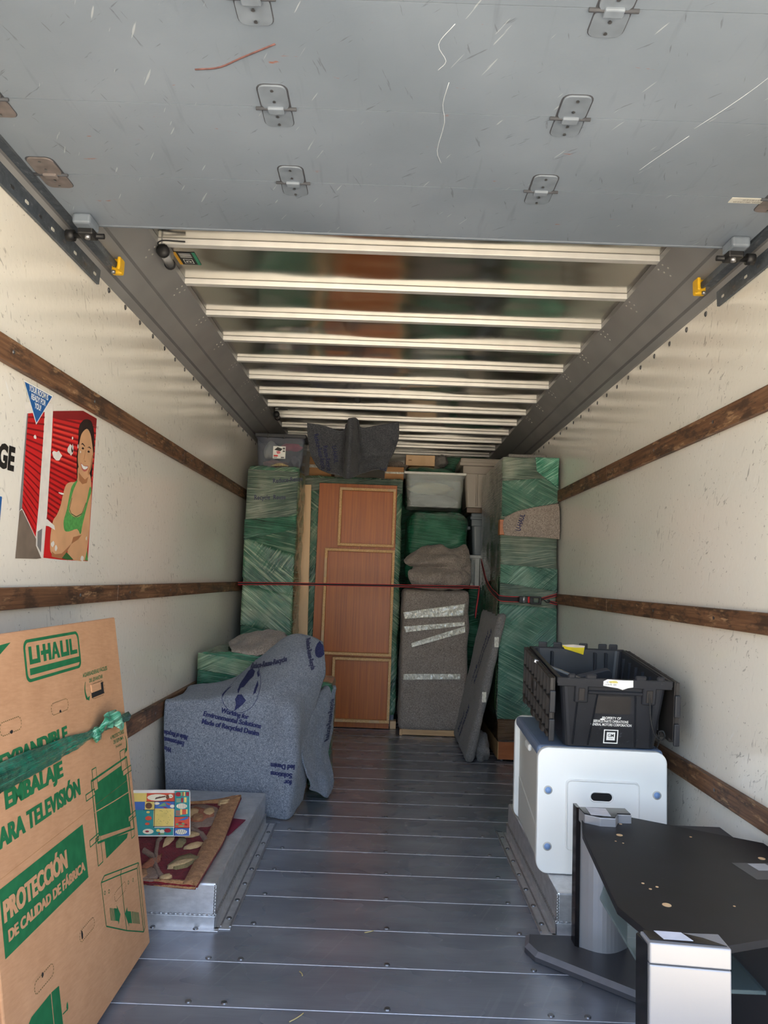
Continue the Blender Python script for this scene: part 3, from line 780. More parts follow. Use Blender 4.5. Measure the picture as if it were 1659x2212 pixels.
def chip():
    t = NT('particle_board')
    f = t.voro(t.coord(), 260).outputs['Color']; g = t.noise(t.coord(), 160, 3)
    t.set(col=t.ramp(g, [(0.3, rgb(196, 150, 100)), (0.5, rgb(216, 172, 120)), (0.7, rgb(232, 196, 148))]), rough=0.85, normal=t.bump(g, 0.3, 0.002))
    return t.m
M_chip = chip()
M_edge = plain('pale_edge_tape', rgb(206, 170, 128), 0.6)
M_white = plain('white_plastic', rgb(240, 241, 238), 0.42, 0, 0.02, 4)
M_offw = plain('greyish_white_plastic', rgb(205, 204, 198), 0.45, 0, 0.03, 4)
M_bluelid = plain('grey_blue_plastic', rgb(112, 128, 154), 0.45, 0, 0.06, 12)
M_bluebolt = plain('blue_bolt_cap', rgb(126, 158, 206), 0.35)
def blackp():
    t = NT('scuffed_black_plastic')
    f = t.noise(t.coord((12, 3, 22), rot=(0, 0.5, 0)), 3, 4, 0.6); g = t.noise(t.coord(), 4, 3)
    sc = t.ramp(f, [(0.66, 0.0), (0.75, 0.4)])
    t.set(col=t.mix(sc, t.ramp(g, [(0.3, rgb(30, 31, 35)), (0.7, rgb(44, 46, 52))]), rgb(96, 98, 104)), rough=0.42)
    return t.m
M_blackp = blackp()
M_blackflap = plain('dull_black_plastic', rgb(50, 46, 44), 0.5, 0, 0.15, 12)
M_taupe = plain('taupe_plastic', rgb(168, 158, 146), 0.4, 0, 0.04, 6)
M_bluegrey = plain('blue_grey_plastic', rgb(104, 114, 122), 0.4, 0, 0.05, 6)
M_silver = plain('silver_plastic', rgb(146, 146, 150), 0.28, 0.3, 0.02, 6)
M_blackgloss = plain('glossy_black', rgb(14, 14, 17), 0.12, 0, 0.05, 4)
def blackboard():
    t = NT('matt_black_board')
    g = t.noise(t.coord((3, 3, 1)), 3, 3); s = t.ramp(t.noise(t.coord((8, 26, 1), rot=(0, 0, 0.5)), 2, 3), [(0.70, 0.0), (0.76, 0.5)])
    t.set(col=t.mix(s, t.ramp(g, [(0.3, rgb(18, 18, 22)), (0.7, rgb(28, 28, 33))]), rgb(96, 96, 102)), rough=0.48)
    return t.m
M_blackboard = blackboard()
M_basegrey = plain('dark_grey_base', rgb(62, 62, 67), 0.42, 0, 0.04, 10)
M_basebev = plain('grey_bevel', rgb(104, 104, 110), 0.4)
M_strap = plain('black_webbing', rgb(26, 24, 26), 0.75, 0, 0.2, 200)
M_red = plain('red_stitching', rgb(190, 44, 48), 0.7)
M_green_print = plain('green_carton_print', rgb(36, 104, 66), 0.85, 0, 0.1, 30, spec=0.15)
M_blue_print = plain('blue_print', rgb(28, 92, 160), 0.4)
M_black_print = plain('black_print', rgb(28, 27, 26), 0.4)
def alu(name, a, b, rough=0.35):
    t = NT(name)
    f = t.noise(t.coord((5, 5, 9)), 4, 5, 0.65); s = t.ramp(t.noise(t.coord((3, 24, 24), rot=(0.6, 0, 0)), 2.5, 3), [(0.66, 0.0), (0.72, 0.7)])
    t.set(col=t.mix(s, t.ramp(f, [(0.3, a), (0.7, b)]), (0.75, 0.75, 0.76)), rough=rough, metal=0.7, normal=t.bump(f, 0.1, 0.004))
    return t.m
M_alu = alu('scratched_aluminium', rgb(196, 196, 198), rgb(228, 228, 230))
M_aluw = plain('weld_bead', rgb(176, 176, 178), 0.4, 0.8, 0.2, 120)

# ------------------------------------------------------------------ wheel wells
def wheel_well(s, xw, xi, yf, yb, h, label):
    t = tag(empty('wheel_well', ((xw + xi) / 2, yf, 0)), label, 'wheel well', 'wheel wells')
    mx = (xw + xi) / 2
    def bx(name, xa, xb, ya, yb_, za, zb, m, bev=0.0):
        a, b = sorted((xa - mx, xb - mx)); return box(name, a, b, ya - yf, yb_ - yf, za, zb, m, t, bev, 2)
    bx('housing', xw + s * 0.001, xi, yf, yb, 0.0, h, M_alu, 0.008)
    bx('base_angle', xw + s * 0.001, xi + s * 0.006, yf - 0.006, yf, 0.0, 0.042, M_alu, 0.002)
    bx('base_angle', xi, xi + s * 0.006, yf - 0.006, yb, 0.0, 0.042, M_alu, 0.002)
    bx('floor_flange', xi, xi + s * 0.060, yf - 0.012, yb, 0.0, 0.004, M_alu, 0.0015)
    bx('floor_flange', xw + s * 0.001, xi + s * 0.02, yf - 0.03, yf, 0.0, 0.004, M_alu, 0.0015)
    bx('flange_rib', xi + s * 0.052, xi + s * 0.060, yf + 0.0, yb, 0.004, 0.009, M_bare, 0.002)
    bx('flange_rib', xi + s * 0.020, xi + s * 0.026, yf + 0.0, yb, 0.004, 0.009, M_bare, 0.002)
    def bead(a, b, n):
        a, b = Vector(a), Vector(b)
        pts = [a.lerp(b, i / n) for i in range(n + 1)]; rr = [0.0045 + 0.0018 * math.sin(i * 2.4) for i in range(n + 1)]
        tube('weld_bead', pts, rr, M_aluw, t, 6)
    x = xi - mx
    bead((x - s * 0.001, 0.0, 0.045), (x - s * 0.001, 0.0, h - 0.006), 24)
    bead((x, 0.0, 0.044), (xw - mx + s * 0.01, 0.0, 0.044), 90)
    bead((x + s * 0.002, 0.0, 0.044), (x + s * 0.002, yb - yf, 0.044), 150)
    for i in range(7):
        r_ = me_obj('rivet', screw_me, None, t); r_.location = (x + s * 0.039, 0.07 + i * 0.15, 0.0055)
    for i in range(4):
        r_ = me_obj('rivet', screw_me, None, t); r_.location = (x - s * (0.06 + i * 0.15), -0.018, 0.0055)
    return t
wheel_well(1, XL, -0.555, 2.70, 3.80, 0.152, 'low scratched metal wheel well under the flowered rug')
wheel_well(-1, XR, 0.665, 2.75, 3.80, 0.145, 'low scratched metal wheel well under the white plastic chest')

# ------------------------------------------------------------------ adverts printed on the left wall
def onwall(u, v, l): return Vector((XL + l, u, v)) - WO
WO = Vector((XL, 2.55, 1.27))
po = tag(empty('wall_poster', WO), 'worn picture of red roller doors and a smiling woman in green on left wall', 'poster')
P_red = plain('poster_red', rgb(206, 32, 36), 0.35, 0, 0.1, 6); P_dred = plain('poster_dark_red', rgb(138, 16, 24), 0.35, 0, 0.1, 6)
P_lred = plain('poster_bright_red', rgb(232, 62, 54), 0.3); P_white = plain('poster_white', rgb(232, 226, 218), 0.35)
P_grey = plain('poster_grey', rgb(122, 108, 96), 0.4, 0, 0.12, 20); P_skin = plain('poster_skin', rgb(214, 164, 122), 0.4, 0, 0.08, 14)
P_skin2 = plain('poster_skin_shade', rgb(172, 116, 78), 0.4, 0, 0.08, 14); P_hair = plain('poster_hair', rgb(44, 30, 28), 0.35, 0, 0.2, 30)
P_green = plain('poster_green', rgb(86, 160, 84), 0.4, 0, 0.2, 80); P_dgreen = plain('poster_dark_green', rgb(52, 104, 56), 0.4)
P_vent = plain('poster_vent', rgb(126, 124, 124), 0.4); P_lip = plain('poster_lip', rgb(190, 100, 92), 0.4)
doorA = [(2.28, 1.728), (2.393, 1.759), (2.397, 1.662), (2.403, 1.447), (2.4, 1.342), (2.294, 1.43), (2.282, 1.588)]
doorB = [(2.45, 1.775), (2.69, 1.832), (2.822, 1.831), (2.828, 1.679), (2.83, 1.49), (2.836, 1.273), (2.603, 1.273), (2.466, 1.276), (2.466, 1.421), (2.457, 1.683)]
decal('white_field', [[(2.26, 1.76), (2.45, 1.80), (2.45, 1.274), (2.277, 1.269)]], onwall, P_white, po, 0.0006)
decal('printed_door', [doorA], onwall, P_red, po, 0.0010)
decal('printed_door', [doorB], onwall, P_red, po, 0.0010)
def slats(ya, yb, zl0, zl1, zr0, zr1, n, w):
    out = []
    for i in range(n):
        f = i / (n - 1); a = zl0 + (zl1 - zl0) * f; b = zr0 + (zr1 - zr0) * f
        out.append([(ya, a), (yb, b), (yb, b - w), (ya, a - w)])
    return out
sA = slats(2.285, 2.399, 1.72, 1.44, 1.745, 1.36, 17, 0.006); sB = slats(2.462, 2.825, 1.76, 1.40, 1.80, 1.30, 22, 0.0075)
decal('printed_slat_lines', sA + sB, onwall, P_dred, po, 0.0013)
decal('printed_slat_glints', [[(a[0], a[1] - 0.008) for a in q] for q in sB[1:9]], onwall, P_lred, po, 0.0013)
decal('printed_header', [[(2.45, 1.775), (2.69, 1.832), (2.822, 1.831), (2.822, 1.80), (2.69, 1.795), (2.45, 1.752)]], onwall, P_dred, po, 0.0014)
decal('printed_post', [[(2.395, 1.759), (2.45, 1.775), (2.457, 1.683), (2.466, 1.421), (2.456, 1.274), (2.405, 1.314), (2.403, 1.367), (2.404, 1.463), (2.397, 1.662)]], onwall, P_white, po, 0.0015)
decal('printed_jamb', [[(2.277, 1.417), (2.277, 1.727), (2.283, 1.728), (2.286, 1.588), (2.294, 1.427)]], onwall, P_vent, po, 0.0015)
decal('printed_vent', [[(2.408, 1.361), (2.439, 1.373), (2.443, 1.293), (2.414, 1.314)]], onwall, P_vent, po, 0.0018)
decal('printed_floor', [[(2.28, 1.417), (2.295, 1.423), (2.402, 1.336), (2.405, 1.314), (2.449, 1.274), (2.416, 1.271), (2.277, 1.269)]], onwall, P_grey, po, 0.0017)
per = decal('printed_hair', [smo([(2.674, 1.779), (2.701, 1.799), (2.739, 1.81), (2.777, 1.805), (2.805, 1.769), (2.815, 1.703), (2.81, 1.672), (2.813, 1.608), (2.798, 1.561), (2.779, 1.58), (2.74, 1.60), (2.691, 1.575), (2.681, 1.568), (2.665, 1.651), (2.667, 1.688), (2.666, 1.724), (2.664, 1.759)])], onwall, P_hair, po, 0.0019)
decal('printed_arms_and_neck', [smo([(2.687, 1.62), (2.681, 1.568), (2.618, 1.552), (2.589, 1.536), (2.572, 1.498), (2.562, 1.463), (2.538, 1.427), (2.515, 1.408), (2.504, 1.371), (2.503, 1.334), (2.513, 1.297), (2.547, 1.291), (2.599, 1.295), (2.645, 1.307), (2.648, 1.286), (2.7, 1.275), (2.808, 1.276), (2.819, 1.317), (2.827, 1.377), (2.824, 1.452), (2.819, 1.549), (2.787, 1.61)])], onwall, P_skin, po, 0.0021)
decal('printed_arm_shadow', [[(2.522, 1.300), (2.547, 1.291), (2.599, 1.295), (2.673, 1.332), (2.685, 1.358), (2.743, 1.368), (2.76, 1.372), (2.73, 1.352), (2.672, 1.332), (2.638, 1.301), (2.602, 1.276), (2.522, 1.282)], [(2.69, 1.60), (2.72, 1.588), (2.75, 1.58), (2.78, 1.595), (2.77, 1.57), (2.73, 1.56), (2.70, 1.57)]], onwall, P_skin2, po, 0.0023)
decal('printed_top', [smo([(2.67, 1.563), (2.64, 1.541), (2.626, 1.504), (2.612, 1.45), (2.595, 1.411), (2.608, 1.378), (2.649, 1.377), (2.713, 1.39), (2.747, 1.372), (2.758, 1.409), (2.779, 1.462), (2.798, 1.509), (2.819, 1.545), (2.799, 1.557), (2.778, 1.495), (2.746, 1.448), (2.697, 1.432), (2.65, 1.44), (2.631, 1.456), (2.643, 1.499), (2.662, 1.537), (2.686, 1.567)], 3),
      [(2.805, 1.276), (2.818, 1.318), (2.834, 1.275)]], onwall, P_green, po, 0.0025)
nl = [(2.648, 1.499), (2.634, 1.457), (2.652, 1.442), (2.697, 1.434), (2.745, 1.450), (2.776, 1.495)]
def seg(a, b, w=0.0035):
    a, b = Vector(a), Vector(b); d = b - a; n = Vector((-d.y, d.x)).normalized() * w / 2; return [tuple(a - n), tuple(b - n), tuple(b + n), tuple(a + n)]
decal('printed_neckline', [seg(a, b) for a, b in zip(nl[:-1], nl[1:])] + [[(2.602, 1.278), (2.638, 1.301), (2.70, 1.276), (2.65, 1.274)]], onwall, P_dgreen, po, 0.0027)
decal('printed_face', [smo([(2.724, 1.769), (2.696, 1.751), (2.682, 1.73), (2.673, 1.689), (2.672, 1.649), (2.685, 1.619), (2.72, 1.591), (2.748, 1.585), (2.777, 1.599), (2.802, 1.64), (2.808, 1.683), (2.795, 1.718), (2.772, 1.755), (2.746, 1.771)])], onwall, P_skin, po, 0.0029)
decal('printed_cheek_shade', [[(2.777, 1.599), (2.802, 1.64), (2.808, 1.683), (2.799, 1.683), (2.79, 1.645), (2.77, 1.61)], [(2.725, 1.652), (2.737, 1.649), (2.749, 1.653), (2.737, 1.645)], [(2.733, 1.69), (2.737, 1.692), (2.729, 1.655), (2.725, 1.653)]], onwall, P_skin2, po, 0.0031)
decal('printed_brows_and_eyes', [[(2.688, 1.703), (2.703, 1.713), (2.726, 1.706), (2.725, 1.702), (2.704, 1.707)], [(2.748, 1.702), (2.766, 1.711), (2.785, 1.706), (2.781, 1.703), (2.764, 1.706)],
      [(2.697, 1.691), (2.708, 1.698), (2.722, 1.694), (2.71, 1.688)], [(2.751, 1.688), (2.763, 1.695), (2.777, 1.691), (2.764, 1.685)]], onwall, P_hair, po, 0.0031)
decal('printed_lips', [smo([(2.7, 1.637), (2.731, 1.631), (2.771, 1.635), (2.76, 1.617), (2.735, 1.609), (2.711, 1.617)])], onwall, P_lip, po, 0.0031)
decal('printed_teeth', [smo([(2.705, 1.634), (2.731, 1.629), (2.765, 1.632), (2.755, 1.622), (2.733, 1.617), (2.715, 1.622)])], onwall, M_w, po, 0.0033)
def ragged(cx, cz, ry, rz, n, seed):
    q = random.Random(seed); return [(cx + ry * (0.6 + 0.5 * q.random()) * math.cos(6.283 * i / n), cz + rz * (0.6 + 0.5 * q.random()) * math.sin(6.283 * i / n)) for i in range(n)]
decal('peeled_spots', [ragged(2.503, 1.630, 0.044, 0.020, 14, 1), ragged(2.602, 1.668, 0.024, 0.024, 14, 2), ragged(2.62, 1.675, 0.01, 0.02, 10, 3), [(2.436, 1.398), (2.465, 1.407), (2.522, 1.389), (2.530, 1.374), (2.479, 1.384), (2.441, 1.384)], ragged(2.521, 1.324, 0.014, 0.012, 9, 5), ragged(2.548, 1.312, 0.012, 0.012, 9, 6), ragged(2.774, 1.283, 0.02, 0.012, 10, 7), ragged(2.56, 1.505, 0.03, 0.004, 8, 8), ragged(2.664, 1.692, 0.006, 0.01, 8, 9), ragged(2.336, 1.663, 0.011, 0.008, 8, 10), ragged(2.613, 1.713, 0.008, 0.007, 6, 11), ragged(2.69, 1.676, 0.006, 0.006, 8, 12), ragged(2.80, 1.36, 0.006, 0.01, 8, 13)], onwall, P_white, po, 0.0036)
WO = Vector((XL, 2.336, 1.712))
tr_ = tag(empty('triangle_sticker', WO), 'blue triangle sticker reading YOUR ROOM IS READY FOR YOU above the poster', 'sticker')
decal('white_edge', [[(2.232, 1.824), (2.437, 1.824), (2.336, 1.704)]], onwall, M_w, tr_, 0.0040)
decal('blue_field', [[(2.239, 1.820), (2.430, 1.820), (2.336, 1.710)]], onwall, M_blue_print, tr_, 0.0044)
text_obj('lettering', [('YOUR ROOM IS', 2.3365, 1.808, 0.026, 0.022, 0.72, 0), ('READY FOR', 2.337, 1.785, 0.026, 0.022, 0.72, 0), ('YOU!', 2.337, 1.762, 0.026, 0.022, 0.72, 0)], onwall, M_w, tr_, 0.0048)
WO = Vector((XL, 2.18, 1.53))
ge = tag(empty('wall_lettering', WO), 'large black letters ending in GE left of the poster', 'lettering')
text_obj('letters', [('GE', 2.176, 1.567, 0.096, 0.05, 0.80, 0)], onwall, M_black_print, ge, 0.0010)
WO = Vector((XL, 2.14, 1.34))
bl = tag(empty('blue_sticker', WO), 'edge of a plain blue sticker below the black wall letters', 'sticker')
decal('blue_field', [[(2.05, 1.45), (2.170, 1.45), (2.170, 1.346), (2.05, 1.346)]], onwall, M_blue_print, bl, 0.0010)

# ------------------------------------------------------------------ tall television carton leaning on the left wall
TA = math.radians(10.25); TP = Vector((-0.729, 0, 0.024)); TNn = Vector((math.cos(TA), 0, math.sin(TA))); TV = Vector((-math.sin(TA), 0, math.cos(TA)))
tb = tag(empty('television_carton', (-0.79, 1.9, 0)), 'tall brown television carton with green Spanish print leaning on the left wall', 'carton')
TO = Vector((-0.79, 1.9, 0))
def oncard(u, v, l): return TP + TV * v + TNn * l + Vector((0, u, 0)) - TO
def slab_box(name, ya, yb, va, vb, la, lb, m, parent, bev=0.0):
    bm = bmesh.new(); vs = add_box(bm, la, lb, ya, yb, va, vb, bev, 2)
    for v in bm.verts:
        l, y, vv = v.co; v.co = oncard(y, vv, l)
    return bm_obj(name, bm, m, parent)
slab_box('outer_sleeve', 1.65, 2.536, 0.0, 1.0757, -0.130, 0.0, M_card, tb, 0.004)
slab_box('inner_box', 1.15, 1.66, 0.006, 1.069, -0.124, -0.006, M_card, tb, 0.004)
slab_box('flap_seam', 1.66, 2.53, 0.538, 0.5395, -0.002, 0.0006, M_card2, tb)
def ring(outer, inner):
    """frame drawn as quads between two same-length outlines"""
    n = len(outer); return [[outer[i], outer[(i + 1) % n], inner[(i + 1) % n], inner[i]] for i in range(n)]
decal('logo_frame', ring(rrect(1.886, 2.225, 0.942, 1.051, 0.022, 5), rrect(1.896, 2.215, 0.950, 1.043, 0.016, 5)) + [[(1.909, 0.959), (2.216, 0.959), (2.216, 0.976), (1.909, 0.976)]], oncard, M_green_print, tb)
def bars(*rects): return [[(a, c), (b, c), (b, d), (a, d)] for a, b, c, d in rects]
lg = bars((1.912, 1.928, 0.994, 1.032), (1.955, 1.971, 0.994, 1.032), (1.912, 1.971, 0.986, 0.998), (1.977, 2.035, 1.004, 1.015), (1.990, 2.006, 0.986, 1.032), (2.020, 2.036, 0.986, 1.032),
          (2.096, 2.112, 0.994, 1.032), (2.134, 2.150, 0.994, 1.032), (2.096, 2.150, 0.986, 0.998), (2.156, 2.172, 0.986, 1.032), (2.156, 2.205, 0.986, 0.998))
lg += [[(2.038, 0.986), (2.054, 0.986), (2.066, 1.032), (2.056, 1.032)], [(2.090, 0.986), (2.074, 0.986), (2.056, 1.032), (2.070, 1.032)], [(2.048, 0.998), (2.082, 0.998), (2.078, 1.006), (2.050, 1.006)]]
for k_, (a_, b_) in enumerate(((0, 3), (3, 6), (11, 14), (6, 9), (9, 11))): decal('logo_letter', lg[a_:b_], oncard, M_green_print, tb, 0.0006, 0.00012)
text_obj('carton_lettering', [
    fit('AGARRADERAS F\u00c1CILES', (2.225, 0.916), (2.419, 0.916), 0.0125, 0.02), fit('DE LEVANTAR', (2.268, 0.895), (2.375, 0.895), 0.0115, 0.02),
    fit('EXPANDIBLE', (1.725, 0.778), (2.082, 0.776), 0.038, 0.034), fit('EMBALAJE', (1.733, 0.694), (2.032, 0.690), 0.042, 0.034), fit('PARA TELEVISI\u00d3N', (1.668, 0.620), (2.128, 0.616), 0.044, 0.027),
    fit('4 PROTECTORES', (2.385, 0.697), (2.505, 0.694), 0.0115, 0.02), fit('DE ESPUMA', (2.405, 0.679), (2.492, 0.677), 0.0115, 0.02), fit('(incluidos)', (2.42, 0.662), (2.475, 0.661), 0.009, 0.0)], oncard, M_green_print, tb)
decal('corner_triangle', [[(1.70, 1.045), (1.826, 1.051), (1.70, 0.995)]], oncard, M_green_print, tb)
def arc_arrow(cx, cv, r0, r1, a0, a1, flip=1):
    out = []; n = 8
    for i in range(n):
        w0 = 0.15 + 0.85 * i / n; w1 = 0.15 + 0.85 * (i + 1) / n
        A0 = math.radians(a0 + (a1 - a0) * i / n); A1 = math.radians(a0 + (a1 - a0) * (i + 1) / n)
        out.append([(cx + r0 * math.cos(A0), cv + r0 * math.sin(A0)), (cx + (r0 + r1 * w0) * math.cos(A0), cv + (r0 + r1 * w0) * math.sin(A0)), (cx + (r0 + r1 * w1) * math.cos(A1), cv + (r0 + r1 * w1) * math.sin(A1)), (cx + r0 * math.cos(A1), cv + r0 * math.sin(A1))])
    return out
decal('print_arrows', arc_arrow(2.268, 0.874, 0.034, 0.012, 140, 225) + [[(2.232, 0.846), (2.262, 0.852), (2.254, 0.838)]] + arc_arrow(2.48, 0.66, 0.034, 0.012, 35, -45) + [[(2.498, 0.642), (2.518, 0.632), (2.494, 0.624)]], oncard, M_green_print, tb)
hole = slab_box('hand_hole', 2.276, 2.372, 0.842, 0.878, -0.002, 0.0008, M_under, tb)
slab_box('hole_flap', 2.274, 2.345, 0.858, 0.882, 0.0, 0.004, M_card, hole)
def dashes(cx, cv, w, h, n=26):
    o = rrect(cx - w / 2, cx + w / 2, cv - h / 2, cv + h / 2, h / 2.2, 5); out = []
    P = []
    for i in range(len(o)):
        a, b = Vector(o[i]), Vector(o[(i + 1) % len(o)]); m = max(1, int((b - a).length / 0.004))
        for q in range(m): P.append(a.lerp(b, q / m))
    for i in range(0, len(P) - 1, 2):
        a, b = P[i], P[i + 1]; d = (b - a); 
        if d.length < 1e-6: continue
        nn = Vector((-d.y, d.x)).normalized() * 0.0011
        out.append([tuple(a - nn), tuple(b - nn), tuple(b + nn), tuple(a + nn)])
    return out
M_perf = plain('perforation', rgb(92, 84, 40), 0.9)
decal('perforated_handles', dashes(2.056, 0.854, 0.105, 0.031) + dashes(1.790, 0.854, 0.100, 0.031) + dashes(2.334, 0.246, 0.095, 0.026) + dashes(2.084, 0.249, 0.097, 0.028) + dashes(1.833, 0.252, 0.097, 0.028) + dashes(2.326, 0.860, 0.108, 0.045), oncard, M_perf, tb, 0.0009)
decal('perforation_tears', [ragged(2.056, 0.841, 0.007, 0.005, 8, 21), ragged(1.790, 0.841, 0.007, 0.005, 8, 22), ragged(2.05, 0.25, 0.006, 0.016, 8, 23), ragged(1.826, 0.264, 0.006, 0.006, 8, 24)], oncard, M_under, tb, 0.001)
# television drawing
decal('print_screen', [[(2.222, 0.596), (2.486, 0.596), (2.486, 0.392), (2.222, 0.448 - 0.0)], [(2.258, 0.372), (2.432, 0.372), (2.445, 0.383), (2.258, 0.425)]], oncard, M_green_print, tb)
fr = ring([(2.205, 0.614), (2.505, 0.614), (2.505, 0.375), (2.205, 0.432)], [(2.210, 0.608), (2.499, 0.608), (2.499, 0.381), (2.210, 0.438)])
for (a, b, c, d) in ((2.219, 2.252, 0.575, 0.642), (2.160, 2.226, 0.566, 0.586), (2.448, 2.490, 0.575, 0.642), (2.455, 2.534, 0.558, 0.578), (2.195, 2.232, 0.372, 0.452), (2.155, 2.222, 0.440, 0.460), (2.470, 2.500, 0.355, 0.42), (2.46, 2.53, 0.41, 0.43)):
    fr += ring([(a, c), (b, c), (b, d), (a, d)], [(a + 0.003, c + 0.003), (b - 0.003, c + 0.003), (b - 0.003, d - 0.003), (a + 0.003, d - 0.003)])
decal('print_foam_pads', [[(a + 0.003, c + 0.003), (b - 0.003, c + 0.003), (b - 0.003, d - 0.003), (a + 0.003, d - 0.003)] for (a, b, c, d) in ((2.219, 2.252, 0.575, 0.642), (2.160, 2.226, 0.566, 0.586), (2.448, 2.490, 0.575, 0.642), (2.455, 2.534, 0.558, 0.578), (2.195, 2.232, 0.372, 0.452), (2.155, 2.222, 0.440, 0.460), (2.470, 2.500, 0.355, 0.42), (2.46, 2.53, 0.41, 0.43))], oncard, M_card, tb, 0.0008)
decal('print_pad_outlines', fr, oncard, M_green_print, tb, 0.0010)
decal('print_screen_cut', [[(2.205, 0.520), (2.35, 0.508), (2.505, 0.498), (2.505, 0.501), (2.35, 0.511), (2.205, 0.523)]], oncard, M_card, tb, 0.0010)
decal('print_banner', [[(1.676, 0.520), (2.122, 0.516), (2.125, 0.371), (1.676, 0.374)]], oncard, M_green_print, tb)
text_obj('banner_lettering', [fit('PROTECCI\u00d3N', (1.686, 0.466), (2.005, 0.463), 0.046, 0.027), fit('DE CALIDAD DE F\u00c1BRICA', (1.694, 0.412), (2.106, 0.408), 0.025, 0.03)], oncard, M_card, tb, 0.0012)
def line(a, b, w=0.0035):
    a, b = Vector(a), Vector(b); d = b - a; n = Vector((-d.y, d.x)).normalized() * w / 2
    return [tuple(a - n), tuple(b - n), tuple(b + n), tuple(a + n)]
bd = [line(*q) for q in (((2.204, 0.324), (2.350, 0.290)), ((2.350, 0.290), (2.490, 0.255)), ((2.204, 0.324), (2.231, 0.333)), ((2.231, 0.333), (2.362, 0.301)), ((2.362, 0.301), (2.508, 0.266)), ((2.350, 0.290), (2.362, 0.301)), ((2.490, 0.255), (2.508, 0.266)),
      ((2.204, 0.324), (2.209, 0.200)), ((2.350, 0.290), (2.352, 0.122)), ((2.490, 0.255), (2.488, 0.055)), ((2.508, 0.266), (2.503, 0.062)), ((2.209, 0.200), (2.352, 0.122)), ((2.352, 0.122), (2.488, 0.055)), ((2.488, 0.055), (2.503, 0.062)))]
bd += [[(2.275, 0.222), (2.296, 0.212), (2.296, 0.222), (2.318, 0.186), (2.296, 0.165), (2.296, 0.175), (2.275, 0.186)], [(2.352, 0.172), (2.374, 0.182), (2.374, 0.170), (2.400, 0.158), (2.400, 0.122), (2.374, 0.134), (2.374, 0.124)]]
bd += [[(2.245 + i * 0.008, 0.236 - i * 0.004), (2.249 + i * 0.008, 0.234 - i * 0.004), (2.249 + i * 0.008, 0.198 - i * 0.004), (2.245 + i * 0.008, 0.200 - i * 0.004)] for i in range(4)]
bd += [[(2.407 + i * 0.012, 0.155 - i * 0.006), (2.413 + i * 0.012, 0.152 - i * 0.006), (2.413 + i * 0.012, 0.116 - i * 0.006), (2.407 + i * 0.012, 0.119 - i * 0.006)] for i in range(5)]
bd += sum([ring(circle(u, v, 0.006, 8), circle(u, v, 0.004, 8)) for u, v in ((2.222, 0.288), (2.252, 0.28), (2.405, 0.244), (2.445, 0.236))], [])
decal('print_box_drawing', bd, oncard, M_green_print, tb)
decal('print_small_box', [[(1.74, 0.196), (1.76, 0.206), (1.856, 0.206), (1.856, 0.090), (1.74, 0.090)], [(1.860, 0.206), (1.900, 0.200), (1.902, 0.100), (1.860, 0.090)], line((1.905, 0.13), (1.93, 0.127), 0.003), ragged(1.932, 0.134, 0.008, 0.012, 6, 31)], oncard, M_green_print, tb)
# stretch film knotted round the carton
fb = [[] for _ in range(5)]
ctr = [(1.15, 0.752, 0.034), (1.40, 0.752, 0.033), (1.655, 0.752, 0.032), (1.80, 0.752, 0.032), (1.95, 0.748, 0.027), (2.08, 0.746, 0.022), (2.19, 0.742, 0.012), (2.30, 0.744, 0.012), (2.42, 0.741, 0.012), (2.541, 0.738, 0.013)]
net = [[oncard(u, v + k * w / 2, 0.006 + 0.004 * (2 - abs(k))) for u, v, w in ctr] for k in (2, 1, 0, -1, -2)]
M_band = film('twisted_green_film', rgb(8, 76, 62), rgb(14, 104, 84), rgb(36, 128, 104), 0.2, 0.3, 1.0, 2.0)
tie = patch('film_tie', net, 130, 24, M_band, tb, 0.003, 0.004, 14, 1.0, 0.003)
kn = bmesh.new(); bmesh.ops.create_icosphere(kn, subdivisions=3, radius=0.022)
for v in kn.verts: v.co = Vector((v.co.x * 0.6, v.co.y, v.co.z * 1.0)) * (1 + 0.35 * mnoise.noise(v.co * 70)); 
for v in kn.verts: v.co = oncard(2.245 + v.co.y, 0.738 + v.co.z, 0.016 + v.co.x)
bm_obj('film_knot', kn, M_filmlight, tie, True)
tail = patch('film_tail', [[oncard(2.24, 0.745, 0.02), oncard(2.27, 0.785, 0.03), oncard(2.34, 0.790, 0.035), oncard(2.40, 0.765, 0.03), oncard(2.42, 0.715, 0.03)],
                           [oncard(2.26, 0.742, 0.03), oncard(2.285, 0.765, 0.04), oncard(2.34, 0.765, 0.045), oncard(2.38, 0.745, 0.04), oncard(2.405, 0.72, 0.035)],
                           [oncard(2.265, 0.735, 0.02), oncard(2.30, 0.745, 0.028), oncard(2.34, 0.742, 0.03), oncard(2.37, 0.73, 0.03), oncard(2.39, 0.715, 0.03)]], 40, 14, M_filmlight, tie, 0.002, 0.016, 26, 2.0, 0.005)
